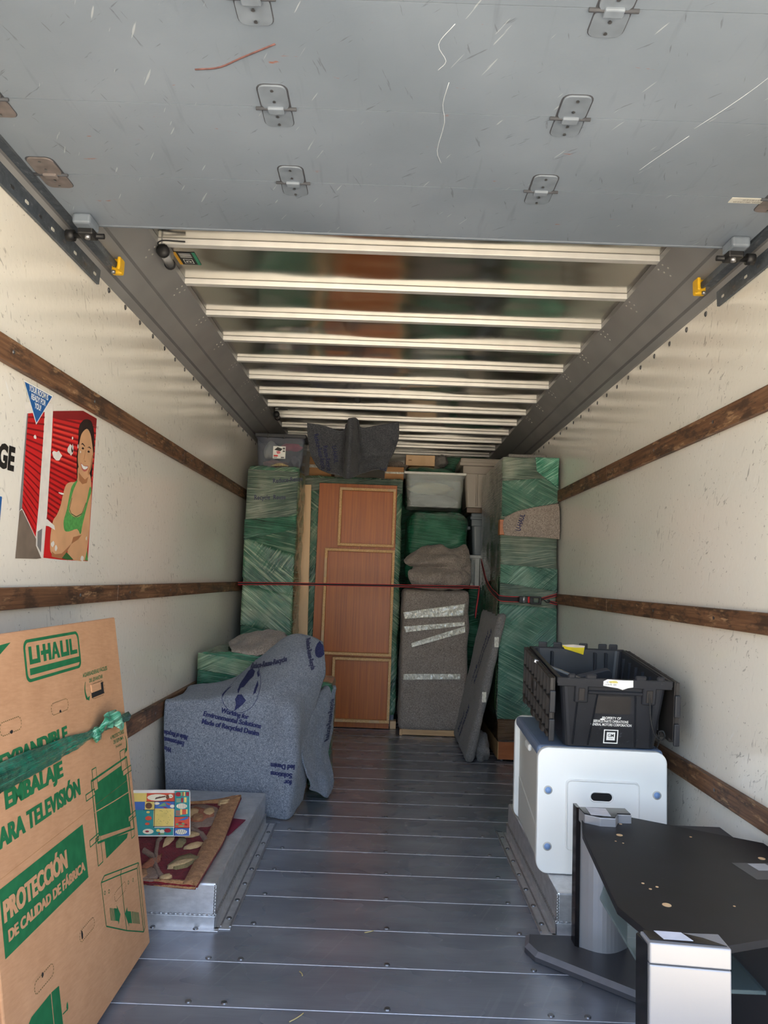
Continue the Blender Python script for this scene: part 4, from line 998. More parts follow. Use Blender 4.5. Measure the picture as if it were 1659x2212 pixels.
# ------------------------------------------------------------------ rug, picture board and folder on the left wheel well
rugr = tag(empty('flowered_rug', (0, 0, 0)), 'maroon flowered rug with tan border spread over the left wheel well', 'rug')
def shag(name, a, b):
    t = NT(name); f = t.noise(t.coord(), 150, 3, 0.7); g = t.noise(t.coord(), 40, 3)
    t.set(col=t.mix(0.5, t.ramp(f, [(0.3, a), (0.7, b)]), t.ramp(g, [(0.3, a), (0.7, b)])), rough=1.0, spec=0.05, sheen=0.1, normal=t.bump(f, 0.9, 0.008))
    return t.m
R_mar = shag('maroon_pile', rgb(84, 18, 26), rgb(138, 36, 44)); R_tan = shag('tan_pile', rgb(120, 82, 54), rgb(196, 148, 106)); R_beige = shag('beige_pile', rgb(186, 152, 108), rgb(216, 186, 142))
R_mauve = shag('mauve_pile', rgb(120, 96, 84), rgb(156, 130, 114)); R_olive = shag('olive_pile', rgb(120, 104, 70), rgb(150, 134, 94)); R_rose = shag('rust_pile', rgb(144, 84, 60), rgb(178, 112, 82))
base = patch('pile', NETS['rug'], 60, 60, R_mar, rugr, 0.012, 0.002, 30, 1.0, 0.0015)
gp = patch_pts(NETS['rug'], 60, 60)
def onrug(u, v, l):
    """u across from the wall side, v from the front edge backwards, both 0..1"""
    u = max(0, min(0.9999, u)); v = max(0, min(0.9999, v)); i, j = int(u * 60), int(v * 60); a, b = u * 60 - i, v * 60 - j
    p = (gp[j][i] * (1 - a) + gp[j][i + 1] * a) * (1 - b) + (gp[j + 1][i] * (1 - a) + gp[j + 1][i + 1] * a) * b
    return p + Vector((0, 0, l))
def pile(name, poly, m, h=0.007):
    """tufted motif standing a little proud of the rug"""
    c = (sum(p[0] for p in poly) / len(poly), sum(p[1] for p in poly) / len(poly)); bm = bmesh.new(); rings = []
    for f, l in ((1.0, 0.001), (0.97, h), (0.55, h + 0.001)):
        rings.append([bm.verts.new(onrug(c[0] + (p[0] - c[0]) * f, c[1] + (p[1] - c[1]) * f, l)) for p in poly])
    n = len(poly)
    for a, b in zip(rings[:-1], rings[1:]):
        for i in range(n): bm.faces.new((a[i], a[(i + 1) % n], b[(i + 1) % n], b[i]))
    bm.faces.new(rings[-1]); bmesh.ops.recalc_face_normals(bm, faces=bm.faces)
    return bm_obj(name, bm, m, rugr, True)
def strip(name, pts, w, m):
    """border strip following points in rug space"""
    bm = bmesh.new(); P = [Vector(p) for p in pts]; rows = []
    for i, p in enumerate(P):
        d = (P[min(i + 1, len(P) - 1)] - P[max(i - 1, 0)]).normalized(); n = Vector((-d.y, d.x))
        rows.append([bm.verts.new(onrug((p + n * w * q).x, (p + n * w * q).y, l)) for q, l in ((-1, 0.0), (-0.9, 0.008), (0, 0.010), (0.9, 0.008), (1, 0.0))])
    for a, b in zip(rows[:-1], rows[1:]):
        for i in range(4): bm.faces.new((a[i], a[i + 1], b[i + 1], b[i]))
    bmesh.ops.recalc_face_normals(bm, faces=bm.faces)
    return bm_obj(name, bm, m, rugr, True)
strip('border', [(i / 40, 0.075) for i in range(41)], 0.075, R_tan)
strip('border', [(0.93, i / 40) for i in range(41)], 0.07, R_tan)
strip('border', [(i / 40, 0.965) for i in range(41)], 0.035, R_tan)
def blob(cu, cv, ru, rv, n=14, seed=0, jag=0.25, rot=0.0):
    q = random.Random(seed); out = []
    for i in range(n):
        a = 6.283 * i / n; r = 1 + jag * (q.random() - 0.5); x, y = ru * r * math.cos(a), rv * r * math.sin(a)
        out.append((cu + x * math.cos(rot) - y * math.sin(rot), cv + x * math.sin(rot) + y * math.cos(rot)))
    return out
def leaf(cu, cv, l, w, rot):
    pts = [(l, 0), (l * 0.4, w), (-l * 0.3, w * 0.9), (-l, 0), (-l * 0.3, -w * 0.9), (l * 0.4, -w)]
    return [(cu + x * math.cos(rot) - y * math.sin(rot), cv + x * math.sin(rot) + y * math.cos(rot)) for x, y in pts]
pile('flower_ground', blob(0.72, 0.74, 0.17, 0.14, 16, 1), R_mauve, 0.006)
pile('flower', blob(0.72, 0.74, 0.11, 0.08, 12, 2, 0.5), R_rose, 0.009); pile('flower', blob(0.66, 0.74, 0.055, 0.05, 10, 3, 0.5), R_beige, 0.012); pile('flower', blob(0.80, 0.78, 0.05, 0.04, 10, 4, 0.5), R_beige, 0.012); pile('flower', blob(0.72, 0.70, 0.05, 0.03, 10, 5, 0.4), R_tan, 0.013)
pile('flower_ground', blob(0.42, 0.18, 0.14, 0.10, 14, 6), R_mauve, 0.006); pile('flower', blob(0.38, 0.20, 0.09, 0.06, 12, 7, 0.5), R_tan, 0.009); pile('flower', blob(0.45, 0.30, 0.10, 0.035, 12, 8, 0.5, 0.5), R_rose, 0.009)
pile('leaf', leaf(0.56, 0.50, 0.07, 0.035, 1.0), R_beige, 0.010); pile('leaf', leaf(0.68, 0.47, 0.05, 0.045, -1.0), R_olive, 0.010); pile('leaf', leaf(0.72, 0.54, 0.09, 0.02, 0.1), R_beige, 0.010)
pile('leaf', leaf(0.80, 0.44, 0.08, 0.022, 0.35), R_beige, 0.010); pile('leaf', leaf(0.76, 0.30, 0.14, 0.05, 0.25), R_olive, 0.010); pile('leaf', leaf(0.75, 0.28, 0.12, 0.02, 0.25), R_beige, 0.013); pile('leaf', leaf(0.66, 0.17, 0.07, 0.03, 0.1), R_beige, 0.010)
pile('leaf', leaf(0.88, 0.93, 0.045, 0.012, 0.3), R_beige, 0.014); pile('leaf', leaf(0.88, 0.90, 0.045, 0.012, 0.3), R_beige, 0.014)
strip('stem', [(0.35, 0.42), (0.45, 0.36), (0.50, 0.28), (0.56, 0.22), (0.62, 0.18)], 0.018, R_mauve); strip('stem', [(0.50, 0.58), (0.46, 0.50), (0.47, 0.40), (0.50, 0.30)], 0.018, R_mauve); strip('stem', [(0.60, 0.60), (0.72, 0.60), (0.82, 0.56), (0.88, 0.50)], 0.016, R_mauve)

pb = tag(empty('picture_board', (-0.84, 3.02, 0.190)), 'square board of colourful patchwork pictures propped up on the flowered rug', 'picture board')
PBO = Vector((-0.84, 3.02, 0.190)); pbu = Vector((0.2, 0.0, 0.008)); pbv = (Vector((-0.769, 3.11, 0.345)) - Vector((-0.735, 3.02, 0.192)))
pbn = pbu.cross(pbv).normalized()
def onboard(u, v, l): return Vector((-0.935, 3.02, 0.190)) + pbu * u + pbv * v + pbn * l - PBO
bm = bmesh.new(); o_ = rrect(-0.20, 1.0, 0.0, 1.0, 0.06, 4)
fr_ = [bm.verts.new(onboard(u, v, 0.0)) for u, v in o_]; bk = [bm.verts.new(onboard(u, v, -0.006)) for u, v in o_]
bm.faces.new(fr_); bm.faces.new(list(reversed(bk)))
for i in range(len(o_)): bm.faces.new((fr_[i], bk[i], bk[(i + 1) % len(o_)], fr_[(i + 1) % len(o_)]))
bmesh.ops.recalc_face_normals(bm, faces=bm.faces)
bm_obj('board', bm, P_white, pb)
C_teal = plain('print_teal', rgb(48, 140, 140), 0.4); C_dteal = plain('print_deep_teal', rgb(30, 112, 108), 0.4); C_or = plain('print_orange_red', rgb(214, 84, 58), 0.4); C_ye = plain('print_yellow', rgb(228, 200, 112), 0.4)
C_bl = plain('print_blue', rgb(72, 108, 176), 0.4); C_cr = plain('print_cream', rgb(236, 226, 200), 0.4); C_dr = plain('print_dark_red', rgb(158, 40, 52), 0.4); C_br = plain('print_brown', rgb(110, 74, 52), 0.4); C_gr = plain('print_leaf', rgb(120, 160, 110), 0.4); C_ink = plain('print_ink', rgb(46, 42, 60), 0.5)
def q4(a, b, c, d): return [(a, c), (b, c), (b, d), (a, d)]
def ov(cx, cy, rx, ry, n=14): return [(cx + rx * math.cos(6.283 * i / n), cy + ry * math.sin(6.283 * i / n)) for i in range(n)]
decal('teal_cells', [q4(0.69, 0.99, 0.41, 0.98), q4(-0.19, 0.28, 0.18, 0.56), q4(-0.19, 0.66, 0.02, 0.18)], onboard, C_teal, pb, 0.0006)
decal('red_cells', [q4(0.10, 0.69, 0.74, 0.93), q4(0.68, 0.99, 0.17, 0.41)], onboard, C_or, pb, 0.0006)
decal('blue_cells', [q4(0.67, 0.98, 0.01, 0.17), q4(0.28, 0.69, 0.58, 0.74), q4(-0.19, 0.1, 0.56, 0.74)], onboard, C_bl, pb, 0.0006)
decal('yellow_cells', [q4(0.26, 0.67, 0.21, 0.59), q4(-0.19, 0.11, 0.74, 0.93), q4(0.08, 0.28, 0.56, 0.74)], onboard, C_ye, pb, 0.0009)
decal('cream_figures', [ov(0.34, 0.83, 0.22, 0.075), ov(0.60, 0.86, 0.05, 0.045), ov(0.83, 0.64, 0.11, 0.06), ov(0.64, 0.64, 0.05, 0.035), ov(0.32, 0.70, 0.06, 0.03), ov(0.82, 0.09, 0.12, 0.055, 9), ov(0.16, 0.10, 0.11, 0.055), ov(0.44, 0.10, 0.05, 0.04)], onboard, C_cr, pb, 0.0012)
decal('dark_red_figures', [ov(0.76, 0.90, 0.06, 0.05), q4(0.84, 0.90, 0.86, 0.95), q4(0.92, 0.98, 0.86, 0.95), q4(0.82, 0.86, 0.72, 0.82), [(0.42, 0.64), (0.56, 0.60), (0.50, 0.59)], ov(0.55, 0.12, 0.07, 0.045), ov(0.40, 0.05, 0.04, 0.02), ov(0.80, 0.28, 0.04, 0.02), ov(0.92, 0.24, 0.03, 0.02), ov(0.14, 0.10, 0.04, 0.02)], onboard, C_dr, pb, 0.0015)
decal('orange_figures', [ov(0.16, 0.38, 0.07, 0.05, 7), ov(0.14, 0.26, 0.05, 0.03, 7), q4(0.84, 0.92, 0.46, 0.57), q4(0.71, 0.80, 0.44, 0.46), q4(0.71, 0.80, 0.48, 0.50), q4(0.71, 0.80, 0.52, 0.54), [(0.50, 0.72), (0.62, 0.68), (0.56, 0.66)]], onboard, C_or, pb, 0.0017)
decal('brown_figures', [ov(0.16, 0.65, 0.07, 0.07, 10), ov(0.54, 0.84, 0.035, 0.05), [(0.28, 0.79), (0.50, 0.84), (0.50, 0.87), (0.30, 0.83)]], onboard, C_br, pb, 0.0017)
decal('yellow_figures', [q4(0.87, 0.90, 0.86, 0.95), q4(0.72, 0.81, 0.73, 0.74), q4(0.72, 0.81, 0.76, 0.77), q4(0.72, 0.81, 0.79, 0.80), q4(0.88, 0.93, 0.72, 0.83), q4(0.80, 0.84, 0.45, 0.57), ov(0.15, 0.51, 0.035, 0.025), ov(0.36, 0.12, 0.04, 0.03), q4(0.92, 0.95, 0.47, 0.57)], onboard, C_ye, pb, 0.0019)
decal('green_figures', [[(0.34, 0.63), (0.48, 0.72), (0.52, 0.65)], q4(0.81, 0.85, 0.87, 0.95), ov(0.86, 0.26, 0.03, 0.02), ov(0.74, 0.25, 0.03, 0.02), ov(0.82, 0.21, 0.06, 0.015), ov(0.44, 0.05, 0.05, 0.02)], onboard, C_gr, pb, 0.0019)
decal('blue_figures', [[(0.76, 0.33), (0.94, 0.41), (0.97, 0.38), (0.90, 0.34)]], onboard, C_bl, pb, 0.0019)
ink = [line((a, b), (c, d), 0.010) for a, b, c, d in ((0.69, 0.01, 0.68, 0.98), (0.10, 0.74, 0.69, 0.74), (0.28, 0.18, 0.28, 0.74), (0.68, 0.41, 0.99, 0.41), (0.68, 0.17, 0.99, 0.17), (0.26, 0.20, 0.67, 0.20), (0.05, 0.56, 0.28, 0.56), (0.60, 0.85, 0.63, 0.85), (0.12, 0.66, 0.15, 0.66), (0.18, 0.66, 0.21, 0.66))]
for i in range(5):
    ink.append(line((0.77 + i * 0.035, 0.59), (0.77 + i * 0.035, 0.69), 0.006)); ink.append(line((0.73 + i * 0.04, 0.05), (0.75 + i * 0.04, 0.13), 0.008))
    ink.append(line((0.30 + 0.02 * i, 0.79 + i * 0.01), (0.305 + 0.02 * i, 0.82 + i * 0.01), 0.008))
qq = random.Random(5)
for i in range(26):
    a, b = 0.33 + 0.28 * qq.random(), 0.25 + 0.30 * qq.random(); ink.append(line((a, b), (a + 0.02 * qq.random() + 0.006, b + 0.016 * (qq.random() - 0.5)), 0.005))
decal('outline_strokes', ink, onboard, C_ink, pb, 0.0022)

fo = tag(prism('maroon_folder', [(-0.86, 3.20), (-0.612, 3.17), (-0.578, 3.37), (-0.84, 3.42)], 0.1535, 0.1565, 'z', plain('maroon_card', rgb(120, 20, 52), 0.5)), 'thin maroon folder sticking out from under the flowered rug', 'folder')

# ------------------------------------------------------------------ blankets and wrapped pieces on the left
def blanket(name, net, m, label, nu=90, nv=90, wr=0.006, ws=7.0, seed=1.0, group='moving blankets', fine=0.0012, thick=0.008, fw=None):
    r = tag(empty(name, (0, 0, 0)), label, 'blanket', group)
    return r, patch('cloth', net, nu, nv, m, r, thick, wr, ws, seed, fine)
bA, cA = blanket('moving_blanket', NETS['blanket_a'], M_felt, 'blue-grey printed blanket draped over furniture behind the left wheel well', 120, 120, 0.008, 6.0, 1.0)
cast = caster(cA, (0, 2.0, 0), (1, 0, 0), (0, 0, 1), (0, 1, 0))
text_obj('printed_text', [fit('Working for', (-0.822, 0.535), (-0.676, 0.506), 0.024, 0.03), fit('Environmental Solutions', (-0.912, 0.515), (-0.610, 0.462), 0.025, 0.03), fit('Made of Recycled Denim', (-0.916, 0.477), (-0.617, 0.426), 0.025, 0.03),
    fit('Made of Recycled', (-0.985, 0.393), (-1.112, 0.418), 0.024, 0.03), fit('Environmental', (-1.000, 0.362), (-1.112, 0.385), 0.024, 0.03), fit('Wor', (-1.062, 0.330), (-1.105, 0.340), 0.024, 0.03),
    fit('led Denim', (-0.425, 0.272), (-0.545, 0.276), 0.026, 0.03), fit('Solutions', (-0.435, 0.230), (-0.545, 0.234), 0.026, 0.03), fit('for', (-0.435, 0.196), (-0.472, 0.198), 0.026, 0.03)], cast, M_ink, bA, 0.0025, 0.012)
def dec_cast(name, polys, f, m, parent, sub=0.012, lift=0.0025):
    bm = bmesh.new()
    for poly in polys:
        try: bm.faces.new([bm.verts.new((u, v, 0)) for u, v in poly])
        except ValueError: pass
    bm.normal_update(); bmesh.ops.triangulate(bm, faces=bm.faces)
    for _ in range(5):
        le = [e for e in bm.edges if e.calc_length() > sub]
        if not le: break
        bmesh.ops.subdivide_edges(bm, edges=le, cuts=1); bmesh.ops.triangulate(bm, faces=bm.faces)
    dead = []
    for v in bm.verts:
        p = f(v.co.x, v.co.y, lift)
        if p is None: dead.append(v)
        else: v.co = p
    bmesh.ops.delete(bm, geom=dead, context='VERTS')
    return split_islands(name, bm, m, parent)
gx, gz, gr_ = -0.735, 0.622, 0.097
def gl(pts): return [(gx + gr_ * (a * 0.98 + b * 0.12), gz + gr_ * (b * 0.98 - a * 0.12)) for a, b in pts]
globe = [gl(p) for p in ([(-0.45, 0.30), (-0.40, 0.62), (-0.20, 0.80), (0.12, 0.78), (0.20, 0.60), (0.05, 0.40), (-0.05, 0.12), (-0.20, 0.05), (-0.10, -0.10), (-0.30, -0.02), (-0.42, 0.10)],
    [(-0.12, -0.14), (0.10, -0.10), (0.42, -0.32), (0.30, -0.55), (0.08, -0.78), (-0.08, -0.95), (-0.06, -0.60), (-0.18, -0.35)], [(0.62, 0.55), (0.78, 0.40), (0.82, 0.10), (0.72, 0.0), (0.66, 0.25)], [(0.35, 0.92), (0.60, 0.76), (0.55, 0.66), (0.32, 0.80)], [(-0.98, -0.15), (-0.86, -0.08), (-0.88, -0.36), (-0.96, -0.30)])]
globe += ring([(gx + gr_ * math.cos(0.2 * i), gz + gr_ * math.sin(0.2 * i)) for i in range(31)], [(gx + gr_ * 0.975 * math.cos(0.2 * i), gz + gr_ * 0.975 * math.sin(0.2 * i)) for i in range(31)])
dec_cast('printed_globe', globe, cast, M_ink, bA)
text_obj('printed_slogan', [fit('Reduce-Reuse-Recycle', (-0.76, 0.705), (-0.535, 0.772), 0.026, 0.03)], cast, M_ink_soft, bA, 0.0025, 0.012)
text_obj('printed_slogan', [fit('Reduce-Reuse-Recycle', (-0.44, 0.875), (-0.385, 0.72), 0.024, 0.03)], cast, M_ink_soft, bA, 0.0025, 0.012)
dec_cast('printed_globe', [[(-0.36 + 0.03 * math.cos(0.5 * i), 0.82 + 0.045 * math.sin(0.5 * i)) for i in range(12)]], cast, M_ink, bA)
bB, cB = blanket('moving_blanket', NETS['blanket_b'], M_felt, 'blue-grey blanket hanging to the floor right of the draped globe print', 60, 70, 0.010, 8.0, 5.0)
castB = caster(cB, (0, 2.0, 0), (1, 0, 0), (0, 0, 1), (0, 1, 0))
text_obj('printed_slogan', [fit('Reduce-Reuse-Recycle', (-0.300, 0.30), (-0.285, 0.52), 0.022, 0.03)], castB, M_ink_soft, bB, 0.0025, 0.012)
bC, cC = blanket('moving_blanket', NETS['blanket_c'], M_felt_b, 'brown-grey blanket bunched on top of the low green-wrapped box', 60, 40, 0.018, 9.0, 9.0)

def wrapped(name, label, dims, m, r=0.03, seed=0, step=0.035, wr=0.008, cat='wrapped furniture', group='green-wrapped pieces', fine=0.0, warp=None):
    x0, x1, y0, y1, z0, z1 = dims
    e = tag(empty(name, ((x0 + x1) / 2, y0, z0)), label, cat, group); mx = (x0 + x1) / 2
    b = soft_box('wrapped_body', x0 - mx, x1 - mx, 0, y1 - y0, 0, z1 - z0, m, e, r, step, wr, 7, seed, fine, (1.0, 1.0, 1.0), warp)
    return e, b
def layer(parent, origin, quad, m, th=0.0015, wr=0.003, seed=0, nu=24, nv=12, name='film_layer'):
    """an extra turn of film lying on a face; quad = four corners in world space"""
    q = [Vector(p) - Vector(origin) for p in quad]
    net = [[q[0].lerp(q[1], i / 3) for i in range(4)], [q[0].lerp(q[3], .5).lerp(q[1].lerp(q[2], .5), i / 3) for i in range(4)], [q[3].lerp(q[2], i / 3) for i in range(4)]]
    return patch(name, net, nu, nv, m, parent, th, wr, 14, seed, 0.0)
gb, _ = wrapped('green_wrapped_box', 'low green-wrapped box beside the left wall under a bunched blanket', (-1.115, -0.60, 4.50, 5.05, 0.0, 0.765), M_film2, 0.03, 4)
layer(gb, (-0.8575, 4.50, 0), [(-1.11, 4.488, 0.66), (-0.62, 4.488, 0.60), (-0.62, 4.488, 0.70), (-1.11, 4.488, 0.76)], M_film1, seed=3)
gs, _ = wrapped('green_wrapped_box', 'green-wrapped corner peeking out right of the draped globe blanket', (-0.42, -0.285, 4.44, 4.80, 0.0, 0.615), M_film2, 0.025, 6)

# ------------------------------------------------------------------ back row, from left to right
ls, _ = wrapped('tall_wrapped_cabinet', 'tall green-wrapped cabinet standing against the left wall', (-1.085, -0.685, 5.60, 6.06, 0.0, 2.085), M_film1, 0.035, 8, 0.035, 0.012)
LO = (-0.885, 5.60, 0)
for q, m, sd in (([(-1.08, 5.588, 1.60), (-0.69, 5.588, 1.72), (-0.69, 5.588, 2.04), (-1.08, 5.588, 2.05)], M_film3, 1), ([(-1.085, 5.584, 1.50), (-0.69, 5.586, 1.60), (-0.69, 5.586, 1.70), (-1.085, 5.584, 1.66)], M_film2, 2),
                 ([(-1.08, 5.587, 1.22), (-0.69, 5.587, 1.02), (-0.69, 5.587, 1.40), (-1.08, 5.587, 1.52)], M_film4, 3), ([(-1.075, 5.585, 0.86), (-0.69, 5.585, 0.80), (-0.69, 5.585, 1.10), (-1.075, 5.585, 1.16)], M_film4, 4)):
    layer(ls, LO, q, m, 0.001, 0.003, sd)
castL = lambda u, v, l: Vector((u, 5.583, v)) - Vector(LO)
text_obj('print_under_film', [('Reduce-Reuse', -0.77, 1.975, 0.05, 0.012, 0.8, 0.12), ('Recycle  Reuse', -0.90, 1.835, 0.05, 0.012, 0.8, 0.05)], castL, M_ink_soft, ls)

# clear storage bin with dark lid, and what it holds
def bin_shell(name, parent, wb, wt, db, dt, h, m, th=0.004, r=0.02, ribs=()):
    """open tapered bin: origin at middle of the front bottom edge, y backwards"""
    def outline(w, d, inset): return [(x, y + d / 2) for x, y in rrect(-w / 2 + inset, w / 2 - inset, -d / 2 + inset, d / 2 - inset, r, 4)]
    bm = bmesh.new(); rings = []
    for w, d, z, ins in ((wb, db, 0, 0), (wt, dt, h, 0), (wt, dt, h, th), (wb, db, th, th)):
        rings.append([bm.verts.new((x, y + (dt - d) / 2 * 1.0, z)) for x, y in outline(w, d, ins)])
    n = len(rings[0])
    for a, b in zip(rings[:-1], rings[1:]):
        for i in range(n): bm.faces.new((a[i], a[(i + 1) % n], b[(i + 1) % n], b[i]))
    bm.faces.new(list(reversed(rings[0]))); bm.faces.new(rings[-1])
    bmesh.ops.recalc_face_normals(bm, faces=bm.faces)
    return bm_obj(name, bm, m, parent)
t1 = tag(empty('storage_bin', (-0.87, 5.78, 2.094)), 'clear storage bin with dark lid on the tall wrapped cabinet at left', 'bin', 'storage bins')
bin_shell('tub', t1, 0.35, 0.385, 0.24, 0.265, 0.255, clear_plastic('smoky_clear_plastic', rgb(120, 124, 140), 0.25))
M_darklid = plain('charcoal_lid', rgb(54, 55, 60), 0.5)
lid = box('lid', -0.205, 0.205, -0.012, 0.275, 0.245, 0.277, M_darklid, t1, 0.008)
for x in (-0.10, 0.03): box('lid_latch', x - 0.004, x + 0.004, -0.016, -0.010, 0.235, 0.275, M_black, lid)
lab = box('paper_label', -0.055, 0.045, -0.004, -0.0025, 0.075, 0.175, M_w, t1)
lbl = lambda u, v, l: Vector((u, -0.0045, v))
decal('label_picture', [[(-0.045, 0.145), (0.005, 0.135), (0.02, 0.155), (-0.02, 0.168)]], lbl, M_black, lab); decal('label_picture', [ragged(-0.012, 0.125, 0.022, 0.016, 10, 40)], lbl, plain('label_pink', rgb(214, 120, 130), 0.5), lab)
decal('label_logo', [[(-0.048, 0.092), (-0.015, 0.092), (-0.015, 0.104), (-0.048, 0.104)]], lbl, plain('label_red', rgb(210, 52, 50), 0.5), lab)
decal('label_print', bars((0.022, 0.04, 0.15, 0.165), (0.022, 0.04, 0.13, 0.142), (-0.048, -0.02, 0.082, 0.087), (0.01, 0.035, 0.080, 0.090)), lbl, plain('label_grey', rgb(90, 90, 92), 0.5), lab)
def lump(name, c, r, m, label, cat, seed, group, jag=0.25, freq=9):
    bm = bmesh.new(); bmesh.ops.create_icosphere(bm, subdivisions=4, radius=1.0)
    off = Vector((seed, seed * 2, seed * 3))
    for v in bm.verts:
        d = 1 + jag * mnoise.noise(v.co * 1.6 + off) + jag * 0.35 * abs(mnoise.noise(v.co * freq * 0.5 + off))
        v.co = Vector((v.co.x * r[0], v.co.y * r[1], max(-0.8, v.co.z) * r[2])) * d
    o = bm_obj(name, bm, m, None, True); o.location = c
    return tag(o, label, cat, group)
G1 = 'soft things in the dark-lidded bin'
lump('plastic_bag', (-0.955, 5.91, 2.245), (0.065, 0.06, 0.075), plain('white_bag', rgb(196, 196, 196), 0.35), 'crumpled white plastic bag at the left inside the dark-lidded bin', 'bag', 1, G1)
lump('folded_cloth', (-0.92, 5.91, 2.138), (0.10, 0.08, 0.035), plain('dusty_pink_cloth', rgb(186, 138, 128), 0.9), 'dusty pink cloth folded at the bottom of the dark-lidded bin', 'cloth', 2, G1)
lump('garment', (-0.80, 5.91, 2.285), (0.085, 0.06, 0.03), plain('magenta_cloth', rgb(206, 52, 96), 0.8), 'bright magenta garment at the top right inside the dark-lidded bin', 'garment', 3, G1)
lump('folded_cloth', (-0.765, 5.91, 2.155), (0.045, 0.06, 0.055), plain('dark_cloth', rgb(62, 60, 74), 0.9), 'dark folded cloth at the right inside the dark-lidded bin', 'cloth', 4, G1)
yarn = tag(empty('yarn_fringe', (-0.86, 5.76, 2.09)), 'pale yellow fringe hanging out over the tall wrapped cabinet', 'fringe')
for i in range(26):
    a = -1.2 + 2.4 * i / 25
    tube('strand', spline([(0.02 * math.sin(a), 0.02, 0.012 + 0.02 * math.cos(a)), (0.05 * math.sin(a), -0.01, 0.03 * math.cos(a) + 0.008), (0.075 * math.sin(a), -0.02 - 0.005 * (i % 3), 0.012 + 0.004 * (i % 2))], 6), 0.0025, plain('pale_yarn', rgb(226, 206, 158), 0.9) if i == 0 else bpy.data.materials['pale_yarn'], yarn, 5)

# maple boards
mb = tag(empty('maple_board', (-0.665, 6.10, 0)), 'long pale maple board standing beside the brown veneer panel', 'board')
bd_ = box('board', -0.072, 0.072, 0.0, 0.020, 0.0, 2.005, M_maple, mb, 0.002); bd_.rotation_euler = (0, math.radians(-1.15), 0); bd_.location = (0.024 - 0.04 + 0.008, 0, 0.0035)
e2 = box('backing_strip', -0.095, -0.078, 0.02, 0.06, 0.0, 2.01, plain('dark_edge_strip', rgb(110, 84, 50), 0.6), mb, 0.002); e2.rotation_euler = (0, math.radians(-1.15), 0); e2.location = (-0.008, 0, 0.002)

wp, _ = wrapped('wrapped_panel', 'wide green-wrapped panel standing behind the brown veneer panel', (-0.73, 0.135, 6.275, 6.90, 0.095, 2.115), M_film4, 0.03, 12, 0.035, 0.010)
layer(wp, (-0.2975, 6.275, 0.095), [(-0.72, 6.262, 1.98), (0.13, 6.262, 1.98), (0.13, 6.262, 2.10), (-0.72, 6.262, 2.09)], M_film3, 0.001, 0.004, 5, 40, 8)
box('bottom_blanket', -0.41, 0.42, 0.01, 0.17, -0.09, 0.03, M_felt, wp, 0.02, 2)
box('wooden_foot', 0.388, 0.440, -0.04, 0.06, -0.095, -0.03, M_maple, wp, 0.004)

# brown veneer panel with three shallow framed trays fixed to it
vp = tag(empty('veneer_panel', (-0.25, 6.16, 0.0)), 'tall brown veneer panel carrying three rimmed trays', 'panel')
def vbox(name, x0, x1, z0, z1, y0, y1, m, bev=0.0012): return box(name, x0 + 0.25, x1 + 0.25, y0, y1, z0, z1, m, vp, bev, 1)
vbox('back_board', -0.583, 0.083, 0.006, 2.042, 0.055, 0.075, M_veneer)
def tray(x0, x1, z0, z1, w=0.022):
    vbox('tray_panel', x0 + w, x1 - w, z0 + w, z1 - w, 0.042, 0.055, M_veneer)
    for a, b, c, d in ((x0, x1, z1 - w, z1), (x0, x1, z0, z0 + w), (x0, x0 + w, z0 + w, z1 - w), (x1 - w, x1, z0 + w, z1 - w)):
        vbox('rim_strip', a, b, c, d, 0.0, 0.055, M_chip)
tray(-0.404, 0.073, 1.510, 2.005); tray(-0.507, 0.082, 0.602, 1.486); tray(-0.404, 0.084, 0.058, 0.584)
for x0, x1, z0, z1 in ((-0.507, -0.485, 1.24, 1.40), (-0.507, -0.485, 0.64, 0.80), (-0.40, -0.30, 1.983, 2.005), (0.0, 0.073, 1.983, 2.005), (-0.40, -0.30, 0.058, 0.080), (-0.08, 0.0, 0.058, 0.080)):
    vbox('edge_tape', x0, x1, z0, z1, -0.0012, 0.002, M_edge, 0)

# hanging blanket and cartons above
bH, cH = blanket('moving_blanket', NETS['blanket_h'], felt('charcoal_felt', rgb(52, 54, 60), rgb(80, 82, 88), rgb(116, 118, 122), lam=0.3), 'dark printed blanket hanging under the roof above the veneer panel', 100, 60, 0.012, 11.0, 15.0)
castH = caster(cH, (0, 4.0, 0), (1, 0, 0), (0, 0, 1), (0, 1, 0))
text_obj('printed_text', [('Reduce-Reuse', 0.0, 2.13, 0.055, 0.012, 0.8, 0.32), ('U-HAUL', -0.44, 2.24, 0.05, 0.012, 0.8, -1.4), ('Reduce-Reuse-Recycle', -0.56, 2.25, 0.055, 0.012, 0.6, -1.3), ('Reuse-Recycle', -0.50, 2.20, 0.055, 0.012, 0.7, -1.35)], castH, M_ink, bH, 0.0025, 0.012)
def carton(name, x0, x1, y0, y1, z0, z1, m, label):
    e = tag(empty(name, ((x0 + x1) / 2, y0, z0)), label, 'carton'); hx = (x1 - x0) / 2
    box('body', -hx, hx, 0, y1 - y0, 0, z1 - z0, m, e, 0.004)
    box('closing_tape', -hx, hx, -0.0012, 0.0, (z1 - z0) * 0.45, (z1 - z0) * 0.6, M_tape, e)
    return e
carton('carton', -0.70, -0.50, 6.42, 6.80, 2.124, 2.30, M_card2, 'brown carton between the dark-lidded bin and the hanging blanket')
carton('carton', -0.03, 0.14, 6.42, 6.80, 2.124, 2.235, M_card2, 'low brown carton to the right of the hanging blanket')
